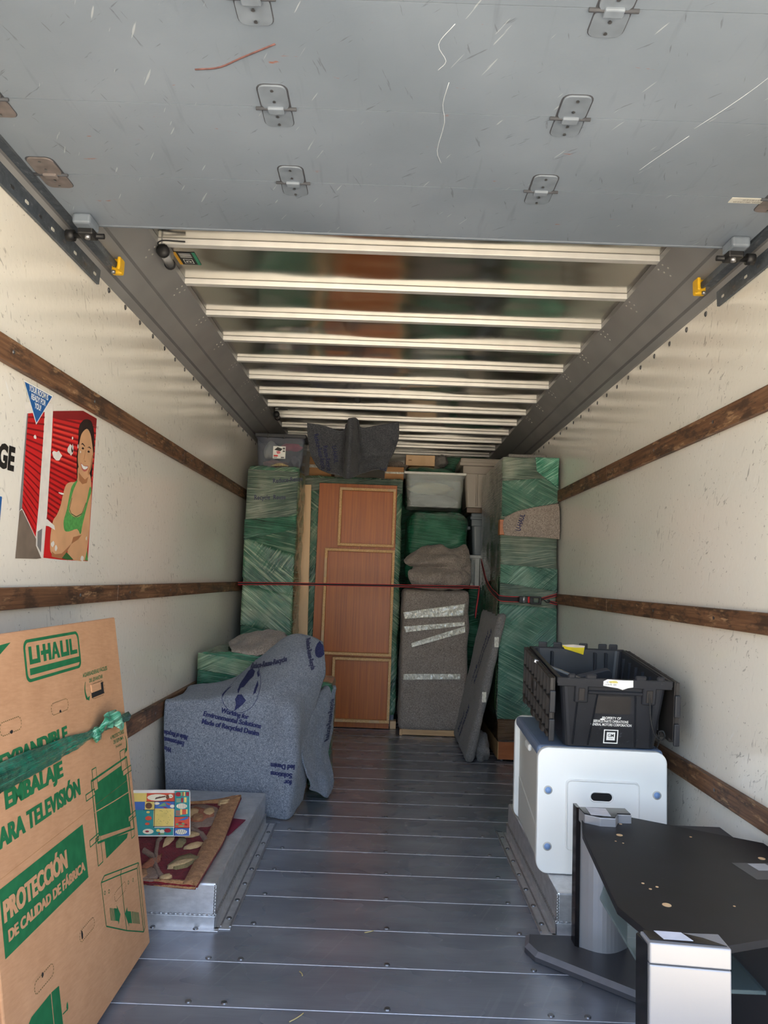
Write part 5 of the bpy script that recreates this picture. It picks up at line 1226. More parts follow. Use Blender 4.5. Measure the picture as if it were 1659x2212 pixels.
# ------------------------------------------------------------------ middle of the back row: padded box, bundle, bins
gy = tag(empty('padded_box', (0.425, 6.0, 0.0)), 'tall brown-grey blanket-wrapped box bound with strips of clear tape', 'padded box')
soft_box('padding', -0.268, 0.275, 0.0, 0.62, 0.045, 1.17, M_felt_b, gy, 0.035, 0.03, 0.010, 6, 21, 0.0015)
box('oak_foot', -0.25, 0.24, 0.012, 0.60, 0.004, 0.05, M_oak, gy, 0.004); box('oak_foot', -0.258, -0.235, 0.004, 0.06, 0.0, 0.05, M_oak, gy, 0.003)
def tape_strip(q, sd):
    q = [Vector((x - 0.425, -0.016, z)) for x, z in q]
    net = [[q[0].lerp(q[1], i / 4) for i in range(5)], [q[0].lerp(q[3], .5).lerp(q[1].lerp(q[2], .5), i / 4) for i in range(5)], [q[3].lerp(q[2], i / 4) for i in range(5)]]
    patch('tape_strip', net, 60, 10, M_tape, gy, 0.001, 0.006, 30, sd, 0.002)
tape_strip([(0.164, 0.982), (0.667, 1.068), (0.654, 0.970), (0.178, 0.927)], 1); tape_strip([(0.172, 0.867), (0.663, 0.922), (0.668, 0.892), (0.189, 0.819)], 2)
tape_strip([(0.236, 0.735), (0.672, 0.889), (0.673, 0.837), (0.240, 0.700)], 3); tape_strip([(0.181, 0.489), (0.641, 0.506), (0.642, 0.462), (0.183, 0.441)], 4)
bK, cK = blanket('moving_blanket', NETS['blanket_k'], M_felt_b, 'brown-grey blanket bunched on top of the taped padded box', 90, 90, 0.022, 9.0, 30.0)
bu = tag(empty('green_bundle', (0.44, 6.24, 1.187)), 'bulging green-wrapped bundle below the clear bin with white lid', 'bundle', 'green-wrapped pieces')
soft_box('wrapped_body', -0.265, 0.265, 0.0, 0.40, 0.0, 0.655, M_film2, bu, 0.10, 0.03, 0.02, 6, 33, 0.0)
wl2 = tag(empty('wooden_plank', (0.96, 6.46, 1.857)), 'dark wooden plank lying under the taupe tote', 'plank')
box('plank', -0.25, 0.25, 0.0, 0.42, 0.0, 0.043, wood('dark_ledge', rgb(70, 52, 38), rgb(90, 68, 50), rgb(106, 82, 60)), wl2, 0.002)
t2 = tag(empty('storage_bin', (0.405, 6.20, 1.868)), 'clear storage bin with a white lid on the green bundle', 'bin', 'storage bins')
bin_shell('tub', t2, 0.46, 0.505, 0.32, 0.345, 0.285, M_clear, 0.004, 0.03)
box('lid', -0.268, 0.268, -0.012, 0.355, 0.278, 0.300, plain('white_lid', rgb(226, 224, 218), 0.4), t2, 0.008)
lump('folded_cloth', (0.40, 6.38, 1.935), (0.18, 0.10, 0.06), plain('grey_white_cloth', rgb(170, 172, 178), 0.8), 'pale grey cloth lying in the bin with white lid', 'cloth', 5, 'contents of the white-lidded bin')
lump('folded_cloth', (0.38, 6.40, 2.050), (0.19, 0.09, 0.055), plain('cream_cloth', rgb(208, 196, 160), 0.6), 'cream cloth on top inside the bin with white lid', 'cloth', 7, 'contents of the white-lidded bin', 0.2, 6)
def solid_tote(name, x, y, z, wb, wt, d, h, m, label, rim=0.03):
    t = tag(empty(name, (x, y, z)), label, 'bin', 'storage bins')
    bin_shell('tub', t, wb, wt, d * 0.92, d, h * 0.86, m, 0.004, 0.03)
    box('rim_band', -wt / 2 - 0.006, wt / 2 + 0.006, -0.006, d + 0.006, h * 0.68, h * 0.86, m, t, 0.008)
    l = box('lid', -wt / 2 - rim, wt / 2 + rim, -rim, d + rim, h * 0.86, h, m, t, 0.014)
    box('lid_rim', -wt / 2 - rim - 0.008, wt / 2 + rim + 0.008, -rim - 0.008, d + rim + 0.008, h * 0.84, h * 0.91, m, l, 0.006)
    for xx in (-wb * 0.28, wb * 0.28): box('body_rib', xx - 0.008, xx + 0.008, -0.002, 0.02, 0.01, h * 0.68, m, t, 0.004)
    box('handle', -wt / 2 - 0.028, -wt / 2, d * 0.3, d * 0.7, h * 0.62, h * 0.70, m, t, 0.006)
    return t
solid_tote('storage_tote', 0.905, 6.45, 1.905, 0.40, 0.47, 0.40, 0.435, M_taupe, 'taupe lidded tote between the clear bin and the right wrapped cabinet')
solid_tote('storage_tote', 0.985, 6.47, 1.485, 0.42, 0.45, 0.38, 0.37, M_bluegrey, 'blue-grey lidded tote beneath the taupe tote, half hidden by the right cabinet', 0.01)
dw = tag(empty('clear_drawer', (0.985, 6.47, 1.205)), 'small clear plastic drawer beneath the blue-grey tote', 'drawer')
bin_shell('shell', dw, 0.46, 0.47, 0.36, 0.38, 0.25, M_clear, 0.004, 0.012); box('top_frame', -0.245, 0.245, -0.01, 0.39, 0.25, 0.278, plain('frosted_frame', rgb(206, 208, 206), 0.4), dw, 0.005)
box('corner_post', -0.19, -0.15, -0.008, 0.002, 0.0, 0.25, bpy.data.materials['frosted_frame'], dw, 0.003)
wrapped('green_wrapped_box', 'green-wrapped box behind the leaning grey slab carrying the clear drawer', (0.735, 1.22, 6.45, 6.95, 0.0, 1.20), M_film2, 0.03, 44)
# loose pieces on top at the back
pw = tag(empty('plywood_offcut', (0.30, 6.72, 2.30)), 'pale plywood offcut with a knot lying under the roof at the back', 'board')
box('sheet', -0.14, 0.13, 0.0, 0.30, 0.0, 0.10, M_maple, pw, 0.003); prism('knot', [(-0.10 + 0.018 * math.cos(a * 0.8), 0.05 + 0.004 * math.sin(a * 0.8)) for a in range(8)], -0.0015, 0.001, 'y', plain('knot_brown', rgb(140, 96, 60), 0.6), pw)
lump('dark_cloth', (0.490, 6.74, 2.350), (0.06, 0.06, 0.055), M_felt_g, 'dark grey cloth beside the plywood offcut under the roof', 'cloth', 12, 'cloths at the back', 0.3)
lump('dark_cloth', (0.06, 6.70, 2.285), (0.11, 0.10, 0.04), M_felt_b, 'brownish cloth left of the plywood offcut above the low carton', 'cloth', 13, 'cloths at the back', 0.3)
wrapped('green_wrapped_roll', 'green-wrapped roll behind the clear bin with white lid', (0.15, 0.62, 6.60, 7.0, 1.88, 2.285), M_film2, 0.08, 51, 0.03, 0.015)
wrapped('green_wrapped_roll', 'flat green-wrapped roll behind the taupe tote just under the roof', (0.52, 1.10, 6.95, 7.35, 2.30, 2.445), M_film2, 0.05, 53, 0.03, 0.012)
wrapped('green_wrapped_box', 'tall green-wrapped box at the very back behind the totes', (0.10, 1.12, 7.02, 7.50, 0.0, 2.29), M_film2, 0.03, 55, 0.06)

# ------------------------------------------------------------------ leaning grey slab and bunched blanket at its foot
LEAN = 0.206
sl = tag(empty('padded_slab', (0.60, 5.17, 0.0)), 'thin grey blanket-wrapped slab leaning against the right wrapped cabinet', 'padded slab')
sb_ = soft_box('padding', 0.0, 0.062, 0.0, 0.88, 0.0, 1.03, M_felt_g, sl, 0.028, 0.03, 0.007, 7, 61, 0.001, None, lambda p: (p.x + p.z * LEAN + 0.0, p.y, p.z + 0.004))
bS = bvh_of(sb_)
def onslab(u, v, l):
    p, n, i, d = bS.ray_cast(Vector((-0.6, u, v)), Vector((1, 0, 0)))
    return None if p is None else p + Vector((-1, 0, 0.2)).normalized() * l
text_obj('printed_slogan', [('Reduce-Reuse-Recycle', 0.28, 0.70, 0.075, 0.015, 0.7, -1.0), ('Reduce-Reuse-Recycle', 0.40, 0.68, 0.075, 0.015, 0.7, -1.0), ('Reduce-Reuse', 0.45, 0.20, 0.075, 0.015, 0.7, -1.0), ('Recycled', 0.60, 0.17, 0.075, 0.015, 0.7, -1.0)], onslab, M_ink, sl, 0.002, 0.012)
for z, y in ((0.80, -0.002), (0.42, -0.002)):
    box('clear_tape', 0.02 + z * LEAN, 0.05 + z * LEAN, y - 0.006, y - 0.002, z, z + 0.07, M_tape, sl)
lump('bunched_blanket', (0.735, 5.34, 0.085), (0.055, 0.13, 0.10), M_felt_g, 'grey blanket end bunched on the floor behind the leaning slab', 'blanket', 21, 'moving blankets', 0.35)

# ------------------------------------------------------------------ tall wrapped cabinet at the right wall
rc = tag(empty('tall_wrapped_cabinet', (1.03, 5.24, 0.0)), 'tall green-wrapped cabinet with bare brown plinth against the right wall', 'wrapped furniture', 'green-wrapped pieces')
def rb(name, x0, x1, y0, y1, z0, z1, m, bev=0.003): return box(name, x0 - 1.03, x1 - 1.03, y0 - 5.24, y1 - 5.24, z0, z1, m, rc, bev)
rb('plinth', 0.842, 1.222, 5.25, 6.34, 0.018, 0.30, M_cherry)
rb('plinth_side', 0.836, 0.842, 5.245, 6.34, 0.018, 0.14, plain('pale_side', rgb(178, 142, 96), 0.5))
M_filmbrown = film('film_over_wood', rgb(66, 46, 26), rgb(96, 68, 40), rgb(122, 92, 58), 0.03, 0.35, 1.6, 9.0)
soft_box('film_skirt', -0.198, 0.200, -0.002, 1.10, 0.138, 0.33, M_filmbrown, rc, 0.012, 0.04, 0.003, 9, 71)
soft_box('wrapped_body', -0.206, 0.204, 0.0, 1.12, 0.285, 2.165, M_film3, rc, 0.018, 0.035, 0.006, 6, 73)
RO = (1.03, 5.24, 0)
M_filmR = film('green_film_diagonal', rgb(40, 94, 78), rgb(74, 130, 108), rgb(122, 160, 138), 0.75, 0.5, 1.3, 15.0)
layer(rc, RO, [(0.826, 5.230, 0.30), (1.232, 5.230, 0.30), (1.232, 5.230, 1.08), (0.826, 5.230, 1.10)], M_filmR, 0.001, 0.003, 11, 40, 60)
layer(rc, RO, [(0.826, 5.230, 1.25), (1.232, 5.230, 1.20), (1.232, 5.230, 1.36), (0.826, 5.230, 1.38)], M_filmR, 0.001, 0.003, 12)
layer(rc, RO, [(0.826, 5.230, 1.72), (1.232, 5.230, 1.84), (1.232, 5.230, 2.02), (0.826, 5.230, 1.98)], M_filmR, 0.001, 0.003, 13)
layer(rc, RO, [(1.07, 5.226, 2.06), (1.225, 5.226, 1.94), (1.232, 5.226, 2.16), (1.06, 5.226, 2.16)], M_filmlight, 0.001, 0.006, 14)
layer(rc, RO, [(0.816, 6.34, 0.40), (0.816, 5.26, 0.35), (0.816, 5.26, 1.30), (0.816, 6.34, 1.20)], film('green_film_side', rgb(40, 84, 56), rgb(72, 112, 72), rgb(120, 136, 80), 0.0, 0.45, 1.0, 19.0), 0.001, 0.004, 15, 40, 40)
rb('bare_corner', 0.812, 0.868, 5.222, 5.30, 1.59, 1.70, M_cherry, 0.004)
bn = patch('blanket_band', [[Vector(p) - Vector(RO) for p in r] for r in NETS['band']], 50, 30, M_felt_b, rc, 0.010, 0.010, 14, 3.0, 0.001)
bB2 = bvh_of(bn)
def onband(u, v, l):
    p, n, i, d = bB2.ray_cast(Vector((u - 1.03, -0.6, v)), Vector((0, 1, 0))); return None if p is None else p + Vector((0, -l, 0))
text_obj('printed_mark', [('U-HAUL', 0.955, 1.68, 0.05, 0.02, 0.7, 1.3)], onband, M_ink, bn, 0.002, 0.012)
rb('top_blanket', 0.87, 1.15, 5.26, 6.0, 2.160, 2.185, M_felt_g, 0.010)
for x in (0.87, 1.20):
    for y in (5.29, 6.28): tube('foot', [(x - 1.03, y - 5.24, 0.0), (x - 1.03, y - 5.24, 0.02)], 0.012, M_screw, rc, 10)

# ------------------------------------------------------------------ ratchet strap across the load
st = tag(empty('ratchet_strap', (0.0, 5.6, 1.17)), 'black and red ratchet strap pulled across the load from wall to wall', 'strap')
SO = Vector((0.0, 5.6, 1.17))
def web(pts, n, w=0.012, name='webbing'):
    P = [p - SO for p in spline(pts, n)]
    s_ = tube(name, P, 0.0, M_strap, st, 8, (0.0016, w))
    for k in (-1, 1): tube('red_edge', [p + Vector((0, -0.001, k * w * 0.9)) for p in P], 0.0026, M_red, s_, 6)
web([(-1.118, 5.80, 1.150), (-1.105, 5.62, 1.165), (-1.09, 5.572, 1.170), (-0.90, 5.568, 1.176)], 18, 0.010); web([(-0.90, 5.568, 1.176), (-0.68, 5.568, 1.182), (-0.2, 5.675, 1.190), (0.3, 5.785, 1.198), (0.762, 5.88, 1.206)], 40, 0.009)
web([(0.762, 5.88, 1.206), (0.755, 5.885, 1.12), (0.745, 5.89, 1.04), (0.738, 5.89, 0.97)], 12, 0.012, 'hanging_tail')
web([(0.802, 6.10, 1.42), (0.802, 5.95, 1.345), (0.802, 5.77, 1.255), (0.804, 5.50, 1.190), (0.806, 5.275, 1.160), (0.832, 5.212, 1.138), (0.96, 5.210, 1.136)], 40, 0.020)
web([(1.105, 5.205, 1.140), (1.15, 5.205, 1.155), (1.225, 5.205, 1.178)], 10, 0.008); web([(1.165, 5.205, 1.130), (1.195, 5.205, 1.122), (1.228, 5.205, 1.114)], 10, 0.008)
ra = box('ratchet_body', 0.955, 1.055, 5.178 - 5.6, 5.203 - 5.6, 1.112 - 1.17, 1.160 - 1.17, M_black, st, 0.006)
box('ratchet_handle', 1.03, 1.105, 5.165 - 5.6, 5.190 - 5.6, 1.106 - 1.17, 1.118 - 1.17, M_black, ra, 0.004); box('ratchet_handle', 1.03, 1.105, 5.165 - 5.6, 5.190 - 5.6, 1.150 - 1.17, 1.162 - 1.17, M_black, ra, 0.004); box('ratchet_handle', 1.092, 1.108, 5.165 - 5.6, 5.190 - 5.6, 1.106 - 1.17, 1.162 - 1.17, M_black, ra, 0.004)
tube('ratchet_spool', [(0.985, 5.172 - 5.6, 1.115 - 1.17), (0.985, 5.172 - 5.6, 1.158 - 1.17)], 0.011, M_bare, ra, 12); tube('ratchet_spool', [(1.02, 5.172 - 5.6, 1.115 - 1.17), (1.02, 5.172 - 5.6, 1.158 - 1.17)], 0.008, M_red, ra, 12)
tube('hook', [p - SO for p in spline([(1.108, 5.205, 1.135), (1.125, 5.20, 1.142), (1.14, 5.20, 1.132), (1.155, 5.20, 1.122), (1.175, 5.20, 1.126), (1.17, 5.20, 1.138), (1.155, 5.20, 1.134)], 24)], 0.004, M_black, st, 8)

# ------------------------------------------------------------------ white plastic chest
CH = tag(empty('toy_chest', (0.622, 2.915, 0.147)), 'white plastic toy chest with a grey-blue lid under the black tote', 'chest')
CH.rotation_euler = (0, 0, math.radians(-2.5))
CW, CD, CHt = 0.495, 0.69, 0.472
def panel_end(y0, y1, nm, detailed):
    # end panel with rounded corners, raised field and a hand slot
    o = prism(nm, rrect(0, CW, 0, CHt, 0.042, 6), y0, y1, 'y', M_white, CH, 0.006)
    return o
pf = panel_end(0.0, 0.035, 'end_panel', True); panel_end(CD - 0.035, CD, 'end_panel', False)
fo_, fi_ = rrect(0.108, 0.388, 0.092, 0.358, 0.018, 5), rrect(0.116, 0.380, 0.100, 0.350, 0.014, 5)
bm = bmesh.new(); a_ = [bm.verts.new((x, -0.0005, z)) for x, z in fo_]; b_ = [bm.verts.new((x, -0.011, z)) for x, z in rrect(0.112, 0.384, 0.096, 0.354, 0.016, 5)]; c_ = [bm.verts.new((x, -0.0075, z)) for x, z in fi_]
for A_, B_ in ((a_, b_), (b_, c_)):
    for i in range(len(A_)): bm.faces.new((A_[i], A_[(i + 1) % len(A_)], B_[(i + 1) % len(B_)], B_[i]))
bm.faces.new(list(reversed(c_))); bmesh.ops.recalc_face_normals(bm, faces=bm.faces)
bm_obj('raised_field', bm, M_white, pf)
ho, hi_ = rrect(0.197, 0.289, 0.276, 0.318, 0.0205, 6), rrect(0.203, 0.283, 0.282, 0.312, 0.0148, 6)
bm = bmesh.new(); a_ = [bm.verts.new((x, -0.0075, z)) for x, z in ho]; b_ = [bm.verts.new((x, -0.0115, z)) for x, z in rrect(0.200, 0.286, 0.279, 0.315, 0.0175, 6)]; c_ = [bm.verts.new((x, -0.0088, z)) for x, z in hi_]
for A_, B_ in ((a_, b_), (b_, c_)):
    for i in range(len(A_)): bm.faces.new((A_[i], A_[(i + 1) % len(A_)], B_[(i + 1) % len(B_)], B_[i]))
bm_obj('slot_rim', bm, M_white, pf); prism('hand_slot', rrect(0.2025, 0.2835, 0.2815, 0.3125, 0.0152, 6), -0.0085, 0.002, 'y', M_under, pf)
for x, z in ((0.041, 0.312), (0.455, 0.312), (0.041, 0.102), (0.455, 0.102)):
    b_ = tube('bolt_cap', [(x, -0.004, z), (x, 0.004, z)], 0.012, M_bluebolt, pf, 18); tube('bolt_ring', [(x, -0.0025, z), (x, 0.003, z)], 0.0165, M_offw, b_, 18)
sd = box('side_panel', 0.022, 0.045, 0.035, CD - 0.035, 0.004, CHt - 0.03, M_offw, CH, 0.006)
bm = bmesh.new(); 
prism('side_recess', [(0.06, 0.02), (0.63, 0.02), (0.63, 0.20), (0.06, 0.12)], 0.018, 0.024, 'x', M_offw, CH, 0.002)
box('side_handle', 0.008, 0.024, 0.30, 0.40, CHt - 0.085, CHt - 0.055, M_white, CH, 0.008)
box('side_panel', CW - 0.045, CW - 0.022, 0.035, CD - 0.035, 0.004, CHt - 0.03, M_offw, CH, 0.006)
box('floor_panel', 0.03, CW - 0.03, 0.03, CD - 0.03, 0.002, 0.02, M_offw, CH)
box('warning_label', 0.0150, 0.0235, 0.05, 0.085, 0.085, 0.15, plain('red_white_label', rgb(186, 96, 92), 0.5), CH)
ld = box('lid', 0.002, CW - 0.002, 0.0355, CD - 0.0355, CHt - 0.045, CHt, M_bluelid, CH, 0.016, 3)

# ------------------------------------------------------------------ black tote on the chest
TB = tag(empty('black_tote', (0.905, 2.905, 0.621)), 'scuffed black flip-lid tote standing open on the white toy chest', 'tote')
TB.rotation_euler = (math.radians(5.5), 0, math.radians(-1.5))
TH = 0.272; wB, wT, dB, dT = 0.355, 0.415, 0.55, 0.615
bin_shell('tub', TB, wB, wT, dB, dT, TH, M_blackp, 0.006, 0.025)
def fy(v): return 0.0325 * (1 - v / TH)
def onfront(u, v, l): return Vector((u, fy(v) - l, v))
def fbox(name, u0, u1, v0, v1, l0, l1, m, parent=None, bev=0.002):
    bm = bmesh.new(); add_box(bm, u0, u1, -l1, -l0, v0, v1, bev, 1)
    for v in bm.verts: v.co.y += fy(v.co.z)
    return bm_obj(name, bm, m, parent or TB)
rim = None
for s, w, d in (('x', 0, 0),):
    rim = fbox('front_rim', -wT / 2 - 0.012, wT / 2 + 0.012, TH - 0.030, TH + 0.004, 0.0, 0.014, M_blackp)
    box('back_rim', -wT / 2 - 0.012, wT / 2 + 0.012, dT - 0.002, dT + 0.014, TH - 0.034, TH + 0.004, M_blackp, TB, 0.002, 1)
    for sx in (-1, 1): box('side_rim', min(sx * wT / 2, sx * (wT / 2 + 0.014)), max(sx * wT / 2, sx * (wT / 2 + 0.014)), -0.012, dT + 0.012, TH - 0.020, TH + 0.004, M_blackp, TB, 0.002, 1)
for u in (-0.165, -0.09, 0.10, 0.175): fbox('rim_tab', u - 0.022 if abs(u) < 0.13 else u - 0.015, u + 0.022 if abs(u) < 0.13 else u + 0.015, TH - 0.03, TH + 0.020, 0.001, 0.012, M_blackp, TB, 0.005)
for u in (-0.16, -0.09, 0.03, 0.12, 0.17): box('rim_tab', u - 0.02, u + 0.02, dT + 0.001, dT + 0.012, TH - 0.04, TH + 0.028, M_blackp, TB, 0.005)
for u in (-0.125, 0.135):
    h_ = fbox('hasp', u - 0.026, u + 0.026, TH - 0.094, TH - 0.024, 0.0, 0.014, M_blackp, TB, 0.004); fbox('hasp_slot', u - 0.012, u + 0.012, TH - 0.085, TH - 0.035, 0.014, 0.0165, M_blackflap, h_, 0.002)
fbox('grip_bar', -0.10, 0.11, TH - 0.058, TH - 0.046, 0.0, 0.016, M_blackp, TB, 0.004)
for u0, u1 in ((-0.135, -0.145), (-0.060, -0.085), (0.085, 0.098), (0.150, 0.156)):
    bm = bmesh.new(); 
    V_ = [onfront(u0 - 0.004, TH - 0.06, 0.0), onfront(u0 + 0.004, TH - 0.06, 0.0), onfront(u1 + 0.004, 0.006, 0.0), onfront(u1 - 0.004, 0.006, 0.0), onfront(u0, TH - 0.06, 0.008), onfront(u1, 0.006, 0.008)]
    pd('front_rib', V_, [(0, 4, 5, 3), (1, 2, 5, 4), (0, 1, 4), (3, 5, 2)], M_blackp, TB)
fbox('smooth_patch', -0.065, 0.070, 0.135, 0.205, 0.0005, 0.0015, M_blackflap, TB, 0)
lab2 = decal('torn_label', [[(-0.045, TH - 0.004), (-0.03, TH + 0.004), (0.03, TH + 0.002), (0.068, TH + 0.003), (0.07, TH - 0.024), (0.05, TH - 0.028), (0.03, TH - 0.036), (0.012, TH - 0.03), (-0.02, TH - 0.026), (-0.045, TH - 0.022)]], onfront, M_w, TB, 0.0155)
decal('label_stain', [ragged(-0.005, TH - 0.006, 0.02, 0.006, 8, 51)], onfront, plain('label_yellow', rgb(222, 208, 120), 0.6), TB, 0.0160)
text_obj('label_print', [('10 15', -0.025, TH - 0.008, 0.009, 0.0, 1.0, 0), ('1110-95  BX', -0.018, TH - 0.017, 0.009, 0.0, 1.0, 0)], onfront, M_black_print, TB, 0.0160)
text_obj('stencil_lettering', [('PROPERTY OF', 0.0, 0.117, 0.0145, 0.02, 0.80, 0), ('SERVICE PARTS OPERATIONS', -0.002, 0.1035, 0.0145, 0.02, 0.72, 0), ('GENERAL MOTORS CORPORATION', 0.0, 0.090, 0.0145, 0.02, 0.68, 0)], onfront, M_w, TB, 0.001)
ecx, ecz = 0.002, 0.043
decal('emblem_frame', ring([(ecx - 0.028, ecz - 0.028), (ecx + 0.028, ecz - 0.028), (ecx + 0.028, ecz + 0.028), (ecx - 0.028, ecz + 0.028)], [(ecx - 0.024, ecz - 0.024), (ecx + 0.024, ecz - 0.024), (ecx + 0.024, ecz + 0.024), (ecx - 0.024, ecz + 0.024)]), onfront, M_w, TB, 0.001)
decal('emblem_field', [[(ecx - 0.0165, ecz - 0.015), (ecx + 0.0165, ecz - 0.015), (ecx + 0.0165, ecz + 0.0175), (ecx - 0.0165, ecz + 0.0175)]], onfront, M_w, TB, 0.001)
text_obj('emblem_letters', [('GM', ecx, ecz + 0.004, 0.018, 0.012, 0.9, 0)], onfront, M_black_print, TB, 0.0016)
decal('emblem_rule', [[(ecx - 0.009, ecz - 0.008), (ecx + 0.008, ecz - 0.008), (ecx + 0.008, ecz - 0.0065), (ecx - 0.009, ecz - 0.0065)]], onfront, M_black_print, TB, 0.0016)
decal('scuff_mark', [ragged(-0.035, 0.112, 0.012, 0.004, 7, 61)], onfront, M_w, TB, 0.001)
def onback(u, v, l): return Vector((u, dT - 0.010 - l, v))
yl = decal('yellow_label', [[(-0.075, TH + 0.02), (-0.02, TH + 0.024), (0.032, TH + 0.02), (0.026, TH - 0.022), (-0.03, TH - 0.006), (-0.062, TH + 0.002)]], onback, plain('yellow_sticker', rgb(236, 208, 30), 0.5), TB, 0.006)
decal('yellow_label_tear', [[(-0.075, TH + 0.02), (-0.02, TH + 0.024), (0.032, TH + 0.02), (0.030, TH + 0.012), (-0.01, TH + 0.010), (-0.05, TH + 0.012)]], onback, plain('torn_paper', rgb(232, 214, 196), 0.7), TB, 0.0065)
# hinged lid halves hanging down at both sides, with grid ribs
def flap(sx):
    x = sx * (wT / 2 + 0.020); f = box('lid_flap', min(x, x + sx * 0.006), max(x, x + sx * 0.006), -0.01, dT + 0.01, 0.045, TH + 0.002, M_blackflap, TB, 0.002, 1)
    xo, xe = x + sx * 0.006, x + sx * 0.020
    for i in range(10):
        y = -0.008 + i * (dT + 0.006) / 9
        box('flap_rib', min(xo, xe), max(xo, xe), y - 0.003, y + 0.003, 0.05, TH, M_blackflap, f, 0.001, 1)
    for z in (0.052, 0.11, 0.19, TH - 0.004): box('flap_rib', min(xo, xe), max(xo, xe), -0.010, dT + 0.008, z - 0.003, z + 0.003, M_blackflap, f, 0.001, 1)
    for i in range(6):
        y = 0.03 + i * 0.105; box('flap_tooth', min(x, xe), max(x, xe), y, y + 0.055, 0.018 if i % 2 else 0.030, 0.047, M_blackflap, f, 0.003, 1)
    tube('flap_boss', [(xo, 0.36, 0.16), (xe, 0.36, 0.16)], 0.035, M_blackflap, f, 20)
    for z0, z1 in ((0.03, 0.115), (0.14, 0.225)): box('hinge_pin', min(x, x + sx * 0.022), max(x, x + sx * 0.022), -0.026, -0.012, z0, z1, M_blackp, f, 0.004)
    return f
flap(-1); flap(1)
# inner wall ribs
for i in range(6):
    y = 0.08 + i * 0.09; box('inner_rib', wT / 2 - 0.022, wT / 2 - 0.004, y - 0.004, y + 0.004, 0.06, TH - 0.02, M_blackp, TB, 0.002, 1)
for u in (-0.12, 0.08, 0.13): box('inner_rib', u - 0.006, u + 0.006, dT - 0.030, dT - 0.010, 0.06, TH - 0.01, M_blackp, TB, 0.002, 1)
br_ = tag(empty('grey_bar', (0.80, 3.18, 0.872)), 'grey metal bar sticking up inside the black tote', 'bar')
b_ = box('bar', -0.135, 0.135, -0.016, 0.016, -0.005, 0.005, plain('dull_grey_metal', rgb(120, 118, 114), 0.45, 0.3), br_, 0.002); b_.rotation_euler = (0, math.radians(19), math.radians(-12))
t_ = box('bar_tip', -0.150, -0.128, -0.017, 0.017, -0.008, 0.007, M_bare, br_, 0.003); t_.rotation_euler = b_.rotation_euler
cs = tag(empty('teal_case', (0.95, 3.26, 0.80)), 'dark case with a teal cover lying inside the black tote', 'case')
cs.rotation_euler = (math.radians(-62), math.radians(-14), math.radians(10))
prism('case_body', rrect(-0.13, 0.07, -0.09, 0.13, 0.03, 5), 0.0, 0.022, 'z', plain('charcoal_case', rgb(58, 60, 66), 0.55), cs, 0.004)
prism('case_cover', rrect(-0.05, 0.065, -0.085, 0.105, 0.03, 5), 0.022, 0.026, 'z', plain('teal_cover', rgb(36, 78, 92), 0.5), cs, 0.001)
cd = tag(tube('power_cable', spline([(1.035, 2.872, 0.868), (1.040, 2.870, 0.80), (1.042, 2.868, 0.745), (1.058, 2.868, 0.690), (1.085, 2.872, 0.670), (1.103, 2.885, 0.682), (1.100, 2.895, 0.700), (1.083, 2.895, 0.697), (1.080, 2.885, 0.680), (1.084, 2.905, 0.645), (1.085, 2.93, 0.628)], 50), 0.0028, M_black, None, 6), 'thin black cable dangling down the front corner of the black tote', 'cable')

# ------------------------------------------------------------------ television stand at the lower right
TS = tag(empty('television_stand', (0.85, 2.15, 0.0)), 'silver and black television stand with a glass shelf at the lower right', 'stand')
to = Vector((0.85, 2.15, 0.0))
def tp(pts): return [(x - 0.85, y - 2.15) for x, y in pts]
bs = prism('base', tp([(0.54, 2.685), (0.523, 2.61), (0.545, 2.545), (0.83, 2.305), (0.83, 1.985), (0.56, 1.76), (0.50, 1.68), (0.515, 1.59), (1.17, 1.62), (1.17, 2.685)]), 0.006, 0.034, 'z', [M_basegrey, M_basebev], TS)
bm = bmesh.new(); bm.from_mesh(bs.data)
te = [e for e in bm.edges if all(v.co.z > 0.03 for v in e.verts)]
rv = bmesh.ops.bevel(bm, geom=te, offset=0.014, segments=1, affect='EDGES')
for f in rv['faces']:
    if 0.2 < f.normal.z < 0.95: f.material_index = 1
bm.to_mesh(bs.data); bm.free()
for x, y in ((0.60, 2.60), (1.1, 2.6), (1.1, 1.7), (0.6, 1.68)): tube('base_foot', [(x - 0.85, y - 2.15, 0.0), (x - 0.85, y - 2.15, 0.008)], 0.015, M_black, bs, 10)
# rear pillar with bowed silver front
def bow_poly(x0, x1, yb, yf, bulge, n=12):
    pts = [(x0, yb)]
    for i in range(n + 1):
        f = i / n; pts.append((x0 + (x1 - x0) * f, yf - bulge * math.sin(math.pi * f)))
    return pts + [(x1, yb)]
c1 = prism('pillar', tp(bow_poly(0.700, 0.868, 2.63, 2.60, 0.045)), 0.034, 0.455, 'z', M_silver, TS, 0.0, None, False)
prism('pillar_back', tp([(0.690, 2.60), (0.702, 2.59), (0.702, 2.645), (0.69, 2.645)]), 0.034, 0.49, 'z', M_blackgloss, c1)
prism('pillar_cap', tp([(0.690, 2.57), (0.690, 2.50), (0.735, 2.470), (0.785, 2.468), (0.805, 2.510), (0.850, 2.510), (0.850, 2.575)]), 0.455, 0.497, 'z', M_silver, c1, 0.003)
prism('cap_top', tp([(0.690, 2.57), (0.692, 2.503), (0.737, 2.474), (0.783, 2.472), (0.803, 2.514), (0.848, 2.514), (0.848, 2.573)]), 0.497, 0.500, 'z', M_blackgloss, c1)
prism('paper_sticker', tp([(0.712, 2.565), (0.708, 2.488), (0.772, 2.480), (0.778, 2.560)]), 0.5002, 0.5010, 'z', plain('sticker_paper', rgb(214, 214, 222), 0.6), c1)
